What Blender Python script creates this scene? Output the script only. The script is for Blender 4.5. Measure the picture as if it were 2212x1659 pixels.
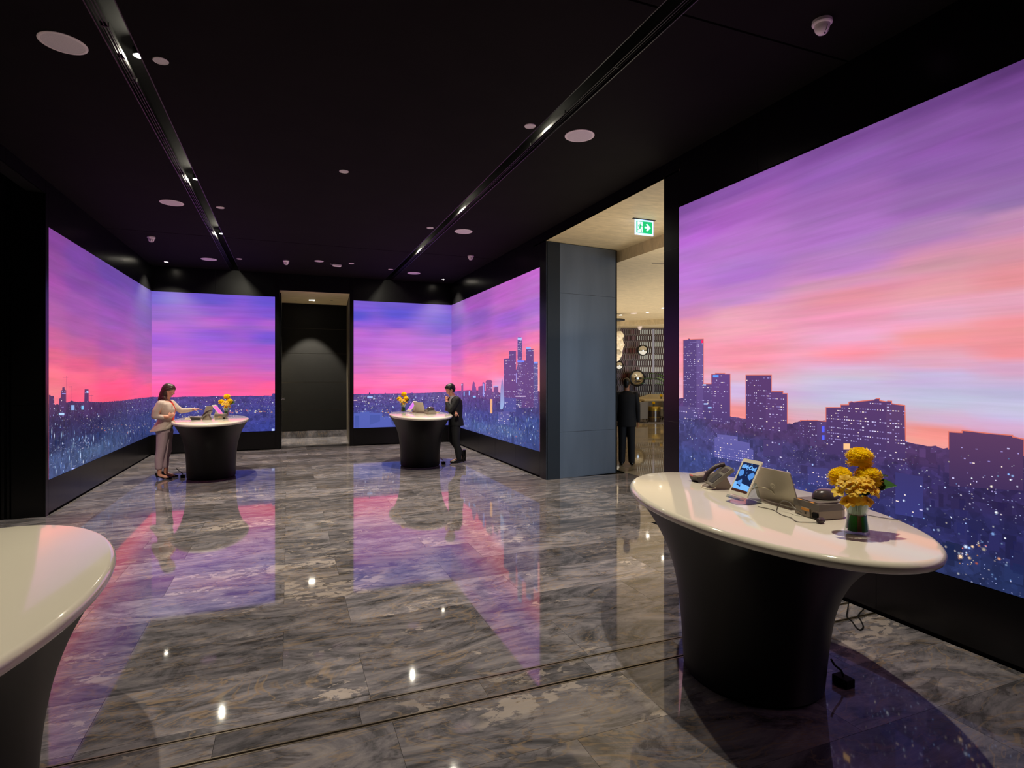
import bpy, bmesh, math, random
from mathutils import Vector, Matrix, Euler
sc = bpy.context.scene
for o in list(bpy.data.objects): bpy.data.objects.remove(o, do_unlink=True)
C = sc.collection
PI = math.pi

# ---------------------------------------------------------------- camera, world, light, exposure
YAW = math.atan2(484, 1226)
cam = bpy.data.cameras.new('camera'); camo = bpy.data.objects.new('camera', cam); C.objects.link(camo)
camo.location = (0, 0, 1.85); camo.rotation_euler = (PI/2, 0, -YAW)
cam.sensor_width = 36.0; cam.lens = 36.0*1226/2212; cam.shift_y = -18.5/2212; cam.clip_start = 0.05; cam.clip_end = 100
sc.camera = camo
sc.view_settings.view_transform = 'Standard'; sc.view_settings.look = 'None'
sc.view_settings.exposure = 0.0; sc.view_settings.gamma = 1.0; sc.view_settings.use_curve_mapping = False
w = bpy.data.worlds.new('world'); sc.world = w; w.use_nodes = True
w.node_tree.nodes['Background'].inputs[0].default_value = (0.5, 0.55, 0.7, 1); w.node_tree.nodes['Background'].inputs[1].default_value = 0.01

def area(name, loc, target, sx, sy, power, col):
    l = bpy.data.lights.new(name, 'AREA'); l.shape = 'RECTANGLE'; l.size = sx; l.size_y = sy; l.energy = power; l.color = col
    o = bpy.data.objects.new(name, l); C.objects.link(o); o.location = loc
    o.rotation_euler = (Vector(target)-Vector(loc)).to_track_quat('-Z', 'Y').to_euler(); return o
# assumed daylight, source unseen: added to light the steel jamb and the lobby
area('assumed_daylight_fill', (10.5, -1.0, 2.1), (9.0, 9.0, 1.6), 7.0, 3.4, 300, (0.62, 0.78, 1.0))
area('lobby_fill_uplight', (14.0, 14.5, 2.0), (14.0, 14.5, 4.0), 13.0, 15.0, 620, (1.0, 0.9, 0.74))  # added unseen fill, aimed up so the lobby ceiling brightens and bounces light
area('passage_fill_uplight', (5.4, 7.4, 2.6), (5.2, 7.4, 4.2), 1.2, 3.0, 26, (1.0, 0.88, 0.70))  # added unseen fill that brightens the passage soffit from below

# ---------------------------------------------------------------- helpers
def lin(h):
    if isinstance(h, str): c = [int(h[i:i+2], 16)/255 for i in (0, 2, 4)]
    else: c = [x/255 for x in h]
    return tuple((x/12.92 if x <= .04045 else ((x+.055)/1.055)**2.4) for x in c)
def pbr(name, col, rough=.5, metal=0., spec=.5, ior=1.5, trans=0., emit=None, es=0., coat=0., alpha=1.):
    m = bpy.data.materials.new(name); m.use_nodes = True
    b = m.node_tree.nodes['Principled BSDF']
    b.inputs['Base Color'].default_value = (*lin(col), 1); b.inputs['Roughness'].default_value = rough
    b.inputs['Metallic'].default_value = metal; b.inputs['IOR'].default_value = ior
    b.inputs['Specular IOR Level'].default_value = spec; b.inputs['Transmission Weight'].default_value = trans
    b.inputs['Coat Weight'].default_value = coat; b.inputs['Coat Roughness'].default_value = .03; b.inputs['Alpha'].default_value = alpha
    if emit: b.inputs['Emission Color'].default_value = (*lin(emit), 1); b.inputs['Emission Strength'].default_value = es
    return m
def nodes(m): return m.node_tree.nodes, m.node_tree.links, m.node_tree.nodes['Principled BSDF']
def grain(m, scale=(30, 30, 30), amt=.25, detail=6., bump=0., dist=0.):
    """fine procedural variation of a material's colour, and optionally its relief"""
    N, L, b = nodes(m)
    tc = N.new('ShaderNodeTexCoord'); mp = N.new('ShaderNodeMapping'); mp.inputs['Scale'].default_value = scale
    nz = N.new('ShaderNodeTexNoise'); nz.inputs['Detail'].default_value = detail; nz.inputs['Scale'].default_value = 1; nz.inputs['Distortion'].default_value = dist
    L.new(tc.outputs['Object'], mp.inputs[0]); L.new(mp.outputs[0], nz.inputs['Vector'])
    mr = N.new('ShaderNodeMapRange'); mr.inputs[1].default_value = .25; mr.inputs[2].default_value = .75; mr.inputs[3].default_value = 1-amt; mr.inputs[4].default_value = 1+amt
    L.new(nz.outputs[0], mr.inputs[0])
    mx = N.new('ShaderNodeMix'); mx.data_type = 'RGBA'; mx.blend_type = 'MULTIPLY'; mx.inputs[0].default_value = 1
    mx.inputs[6].default_value = b.inputs['Base Color'].default_value[:]; L.new(mr.outputs[0], mx.inputs[7]); L.new(mx.outputs[2], b.inputs['Base Color'])
    if bump:
        bp = N.new('ShaderNodeBump'); bp.inputs['Strength'].default_value = bump; bp.inputs['Distance'].default_value = .01
        L.new(nz.outputs[0], bp.inputs['Height']); L.new(bp.outputs[0], b.inputs['Normal'])
    return m
def link(name, me, mat=None, parent=None):
    o = bpy.data.objects.new(name, me); C.objects.link(o)
    if mat and not me.materials: me.materials.append(mat)
    if parent: o.parent = parent
    return o
def obj(name, bm, mat=None, parent=None, smooth=False, loc=None):
    me = bpy.data.meshes.new(name); bmesh.ops.recalc_face_normals(bm, faces=bm.faces); bm.to_mesh(me); bm.free()
    if smooth:
        for p in me.polygons: p.use_smooth = True
        try: me.set_sharp_from_angle(angle=math.radians(40))
        except Exception: pass
    o = link(name, me, mat, parent)
    if loc: o.location = loc
    return o
def tag(o, label, cat, group=None, kind=None):
    o['label'] = label; o['category'] = cat
    if group: o['group'] = group
    if kind: o['kind'] = kind
    return o
def thing(name, label, cat, loc=(0, 0, 0), rz=0., group=None):
    o = bpy.data.objects.new(name, None); C.objects.link(o); o.location = loc; o.rotation_euler = (0, 0, rz); o.empty_display_size = .1
    return tag(o, label, cat, group)
def struct(o): o['kind'] = 'structure'; return o
def dup(root, loc, rz=None, label=None, group=None):
    r = root.copy(); C.objects.link(r); r.location = loc
    if rz is not None: r.rotation_euler = (0, 0, rz)
    if label: r['label'] = label
    if group: r['group'] = group
    for ch in list(root.children):
        c = ch.copy(); C.objects.link(c); c.parent = r
        for g in ch.children:
            d = g.copy(); C.objects.link(d); d.parent = c
    return r
def box(bm, x0, x1, y0, y1, z0, z1, M=None):
    vs = [bm.verts.new((x, y, z)) for x in (x0, x1) for y in (y0, y1) for z in (z0, z1)]
    for f in ((0, 1, 3, 2), (4, 6, 7, 5), (0, 4, 5, 1), (2, 3, 7, 6), (0, 2, 6, 4), (1, 5, 7, 3)): bm.faces.new([vs[i] for i in f])
    if M: bmesh.ops.transform(bm, matrix=M, verts=vs)
    return vs
def boxo(name, x0, x1, y0, y1, z0, z1, mat, parent=None, bev=0.):
    bm = bmesh.new(); box(bm, x0, x1, y0, y1, z0, z1)
    if bev: bmesh.ops.bevel(bm, geom=bm.edges[:], offset=bev, segments=2, affect='EDGES', profile=.5)
    return obj(name, bm, mat, parent)
def prism(bm, poly, z0, z1):
    a = [bm.verts.new((x, y, z0)) for x, y in poly]; b = [bm.verts.new((x, y, z1)) for x, y in poly]; n = len(poly)
    bm.faces.new(a[::-1]); bm.faces.new(b)
    for i in range(n): bm.faces.new((a[i], a[(i+1) % n], b[(i+1) % n], b[i]))
    return a+b
def lathe(bm, prof, n=24, ax=1., ay=1., M=None, cap=True):
    """profile (r, z) revolved; ax, ay squash it into an oval"""
    rings = []
    for r, z in prof:
        rings.append([bm.verts.new((r*ax*math.cos(2*PI*i/n), r*ay*math.sin(2*PI*i/n), z)) for i in range(n)])
    for a, b in zip(rings, rings[1:]):
        for i in range(n): bm.faces.new((a[i], a[(i+1) % n], b[(i+1) % n], b[i]))
    if cap: bm.faces.new(rings[0][::-1]); bm.faces.new(rings[-1])
    if M: bmesh.ops.transform(bm, matrix=M, verts=[v for r in rings for v in r])
    return rings
def ovals(bm, secs, n=48):
    """sections (a, b, z) lofted into an oval body"""
    rings = [[bm.verts.new((a*math.cos(2*PI*i/n), b*math.sin(2*PI*i/n), z)) for i in range(n)] for a, b, z in secs]
    for a, b in zip(rings, rings[1:]):
        for i in range(n): bm.faces.new((a[i], a[(i+1) % n], b[(i+1) % n], b[i]))
    bm.faces.new(rings[0][::-1]); bm.faces.new(rings[-1])
def tube(bm, pts, r, n=8, taper=None):
    """round tube along points"""
    pts = [Vector(p) for p in pts]; rings = []; prev = None
    for i, p in enumerate(pts):
        d = (pts[min(i+1, len(pts)-1)]-pts[max(i-1, 0)]).normalized()
        if prev is None: prev = d.orthogonal().normalized()
        u = (prev-d*prev.dot(d)).normalized(); prev = u; v = d.cross(u)
        rr = r if taper is None else r*(1+(taper-1)*i/(len(pts)-1))
        rings.append([bm.verts.new(p+(u*math.cos(2*PI*k/n)+v*math.sin(2*PI*k/n))*rr) for k in range(n)])
    for a, b in zip(rings, rings[1:]):
        for k in range(n): bm.faces.new((a[k], a[(k+1) % n], b[(k+1) % n], b[k]))
    bm.faces.new(rings[0][::-1]); bm.faces.new(rings[-1])
def curve(pts, k=6):
    """Catmull-Rom through points"""
    P = [Vector(p) for p in pts]; P = [P[0]*2-P[1]]+P+[P[-1]*2-P[-2]]; out = []
    for i in range(1, len(P)-2):
        for j in range(k):
            t = j/k; a, b, c, d = P[i-1:i+3]
            out.append(.5*((2*b)+(c-a)*t+(2*a-5*b+4*c-d)*t*t+(3*b-a-3*c+d)*t**3))
    out.append(P[-2]); return out
def text_obj(name, s, size, mat, parent, M, ext=.0006, bold=0.):
    cu = bpy.data.curves.new('text', 'FONT'); cu.body = s; cu.size = size; cu.align_x = 'CENTER'; cu.align_y = 'CENTER'; cu.extrude = ext; cu.offset = bold
    t = bpy.data.objects.new('text', cu); C.objects.link(t)
    me = bpy.data.meshes.new_from_object(t.evaluated_get(bpy.context.evaluated_depsgraph_get()))
    bpy.data.objects.remove(t); me.materials.clear(); o = link(name, me, mat, parent); o.matrix_local = M; return o

# ---------------------------------------------------------------- materials
def marble(name, lobby=False, blot=0.):
    m = pbr(name, '6b645b', .045, ior=1.6 if lobby else 1.85); N, L, b = nodes(m)
    tc = N.new('ShaderNodeTexCoord'); oi = N.new('ShaderNodeObjectInfo')
    vm = N.new('ShaderNodeVectorMath'); vm.operation = 'SCALE'; cmb = N.new('ShaderNodeCombineXYZ')
    L.new(oi.outputs['Random'], cmb.inputs[0]); L.new(oi.outputs['Random'], cmb.inputs[2])
    vm.inputs['Scale'].default_value = 61.; L.new(cmb.outputs[0], vm.inputs[0])
    ad = N.new('ShaderNodeVectorMath'); ad.operation = 'ADD'; L.new(tc.outputs['Object'], ad.inputs[0]); L.new(vm.outputs[0], ad.inputs[1])
    def noise(scale, sc3, detail=8, rough=.55, dist=0., src=None):
        mp = N.new('ShaderNodeMapping'); mp.inputs['Scale'].default_value = sc3; mp.inputs['Rotation'].default_value = (0, 0, .12); L.new((src or ad).outputs[0], mp.inputs[0])
        n = N.new('ShaderNodeTexNoise'); n.inputs['Scale'].default_value = scale; n.inputs['Detail'].default_value = detail
        n.inputs['Roughness'].default_value = rough; n.inputs['Distortion'].default_value = dist; L.new(mp.outputs[0], n.inputs['Vector']); return n
    def ramp(src, stops, interp='LINEAR'):
        r = N.new('ShaderNodeValToRGB'); r.color_ramp.interpolation = interp; e = r.color_ramp.elements
        while len(e) < len(stops): e.new(.5)
        for i, (p, c) in enumerate(stops): e[i].position = p; e[i].color = (*lin(c), 1) if isinstance(c, str) else (c, c, c, 1)
        L.new(src, r.inputs[0]); return r
    def mix(fac, a, c, mode='MIX'):
        x = N.new('ShaderNodeMix'); x.data_type = 'RGBA'; x.blend_type = mode
        if isinstance(fac, float): x.inputs[0].default_value = fac
        else: L.new(fac, x.inputs[0])
        L.new(a, x.inputs[6])
        if isinstance(c, str): x.inputs[7].default_value = (*lin(c), 1)
        else: L.new(c, x.inputs[7])
        return x.outputs[2]
    def math_(op, a, v):
        x = N.new('ShaderNodeMath'); x.operation = op; x.use_clamp = True
        L.new(a, x.inputs[0])
        if isinstance(v, (int, float)): x.inputs[1].default_value = v
        else: L.new(v, x.inputs[1])
        return x.outputs[0]
    n1 = noise(1.15, (.85, 1.9, 1), 10, .66, 3.6)
    base = ramp(n1.outputs[0], [(.32, '4a494d'), (.43, '6b696e'), (.52, '87838a'), (.61, '9a9498'), (.76, 'b8b0ac')]).outputs[0]
    # swirling tan and dark veins
    n2 = noise(1.3, (.8, 1.7, 1), 4, .5, 2.6)
    bands = N.new('ShaderNodeMath'); bands.operation = 'SINE'; bm_ = N.new('ShaderNodeMath'); bm_.operation = 'MULTIPLY'; bm_.inputs[1].default_value = 95.; L.new(n2.outputs[0], bm_.inputs[0]); L.new(bm_.outputs[0], bands.inputs[0])
    nf = noise(.9, (.7, 1.6, 1), 3, .5, 1.)
    fold = math_('MULTIPLY', ramp(bands.outputs[0], [(.0, 0.), (.55, 0.), (.95, 1.), (1., 1.)]).outputs[0], ramp(nf.outputs[0], [(.0, 0.), (.50, 0.), (.60, 1.), (1., 1.)]).outputs[0])
    base = mix(math_('MULTIPLY', fold, .42), base, 'a88c6c')
    wv = ramp(n2.outputs[0], [(.0, 0.), (.475, 0.), (.49, 1.), (.505, 0.), (1., 0.)]).outputs[0]
    base = mix(math_('MULTIPLY', wv, .5), base, 'b49a78')
    n3 = noise(2.4, (.75, 1.8, 1), 10, .7, 2.8)
    base = mix(math_('MULTIPLY', ramp(n3.outputs[0], [(.0, 0.), (.36, 1.), (.46, 0.), (1., 0.)]).outputs[0], .6), base, '3c3939')
    n3b = noise(5.0, (.8, 2.0, 1), 8, .62, 2.2)
    base = mix(.5, base, ramp(n3b.outputs[0], [(.3, .60), (.7, 1.0)]).outputs[0], 'MULTIPLY')
    # pale blotches gathered in patches, some tiles only
    n4 = noise(13. if not blot else 11., (.75, 1.25, 1), 6, .6, .5); n5 = noise(1.5, (.8, 1.7, 1), 3, .5, 0.)
    f4 = ramp(n4.outputs[0], [(.0, 0.), (.54-blot*.05, 0.), (.575-blot*.05, 1.), (1., 1.)]).outputs[0]; f5 = ramp(n5.outputs[0], [(.0, 0.), (.60-blot*.16, 0.), (.66-blot*.16, 1.), (1., 1.)]).outputs[0]
    base = mix(math_('MULTIPLY', math_('MULTIPLY', f4, f5), .7), base, 'c4b8b0')
    # every slab is a little lighter or darker
    mr = N.new('ShaderNodeMapRange'); mr.inputs[3].default_value = .55; mr.inputs[4].default_value = 1.12
    fr = N.new('ShaderNodeMath'); fr.operation = 'FRACT'; mu = N.new('ShaderNodeMath'); mu.operation = 'MULTIPLY'; mu.inputs[1].default_value = 7.37
    L.new(oi.outputs['Random'], mu.inputs[0]); L.new(mu.outputs[0], fr.inputs[0]); L.new(fr.outputs[0], mr.inputs[0])
    base = mix(1., base, mr.outputs[0], 'MULTIPLY')
    if lobby:
        bk = N.new('ShaderNodeTexBrick'); bk.inputs['Scale'].default_value = 1.; bk.inputs['Mortar Size'].default_value = .004
        bk.inputs['Brick Width'].default_value = 1.41; bk.inputs['Row Height'].default_value = .53
        bk.inputs['Color1'].default_value = (1.0, .95, .85, 1); bk.inputs['Color2'].default_value = (.75, .72, .66, 1); bk.inputs['Mortar'].default_value = (.2, .2, .2, 1)
        L.new(tc.outputs['Object'], bk.inputs['Vector']); base = mix(.55, base, 'd8d0bc'); base = mix(1., base, bk.outputs[0], 'MULTIPLY')
    L.new(base, b.inputs['Base Color'])
    return m
M_marble = marble('marble'); M_marble2 = marble('marble_blotched', False, .7); M_lobbyfloor = marble('lobby_marble', True)
M_black = grain(pbr('black_panel', '060607', .28, spec=.45), (3, 3, 3), .2)
M_blackgloss = pbr('black_gloss', '0b0b0c', .16, spec=.6)
M_matte = pbr('black_matte', '050505', .8, spec=.2)
M_ceil = grain(pbr('black_ceiling', '151212', .85, spec=.08), (2, 2, 2), .18)
M_slat = pbr('slat_metal', '1c1c1b', .4, metal=.3); M_slotside = pbr('slot_gloss', '151514', .35, spec=.5); M_niche = grain(pbr('dark_leather_panel', '0e0d0c', .65, spec=.15), (6, 6, 6), .15)
M_counter = pbr('white_solid_surface', 'e2dccb', .09, spec=.5, coat=.4)
M_tblack = grain(pbr('charcoal_lacquer', '070607', .42, spec=.28), (4, 4, 4), .1)
M_steel = grain(pbr('brushed_dark_steel', '5c6066', .40, metal=.7), (4, 4, .6), .12)
M_steeldark = pbr('dark_steel', '16181b', .4, metal=.5)
M_plaster = grain(pbr('gold_plaster', 'cbb894', .55), (3.5, 9, 3.5), .16, bump=.15, dist=1.5)
M_white = pbr('white_plastic', 'fff2f6', .5)
M_wood = grain(pbr('light_wood', 'eadab4', .5), (2, 14, 2), .2)
M_groove = pbr('groove_metal', '6a6458', .3, metal=.7)
M_strip = pbr('bronze_strip', '8d8272', .3, metal=.8)
M_lens = pbr('lit_lens', 'ffffff', .5, emit='fff6e0', es=50.)
def thin_glass(name, tint, gloss=.03, k=1.):
    m = bpy.data.materials.new(name); m.use_nodes = True; N = m.node_tree.nodes; L = m.node_tree.links; N.remove(N['Principled BSDF'])
    tr = N.new('ShaderNodeBsdfTransparent'); tr.inputs[0].default_value = (*lin(tint), 1); gl = N.new('ShaderNodeBsdfGlossy'); gl.inputs['Roughness'].default_value = gloss
    lw = N.new('ShaderNodeLayerWeight'); pw = N.new('ShaderNodeMath'); pw.operation = 'POWER'; pw.inputs[1].default_value = 3.; L.new(lw.outputs['Facing'], pw.inputs[0])
    fr = N.new('ShaderNodeMapRange'); fr.inputs[3].default_value = .045; fr.inputs[4].default_value = .75; L.new(pw.outputs[0], fr.inputs[0]); mx = N.new('ShaderNodeMixShader'); L.new(fr.outputs[0], mx.inputs[0]); L.new(tr.outputs[0], mx.inputs[1]); L.new(gl.outputs[0], mx.inputs[2])
    L.new(mx.outputs[0], N['Material Output'].inputs[0]); return m
M_glass = thin_glass('clear_glass', 'eef6f2')
M_acryl = thin_glass('clear_acrylic', 'e8eef0')
M_chrome = pbr('chrome', 'd0d0d0', .08, metal=1.)
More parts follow.
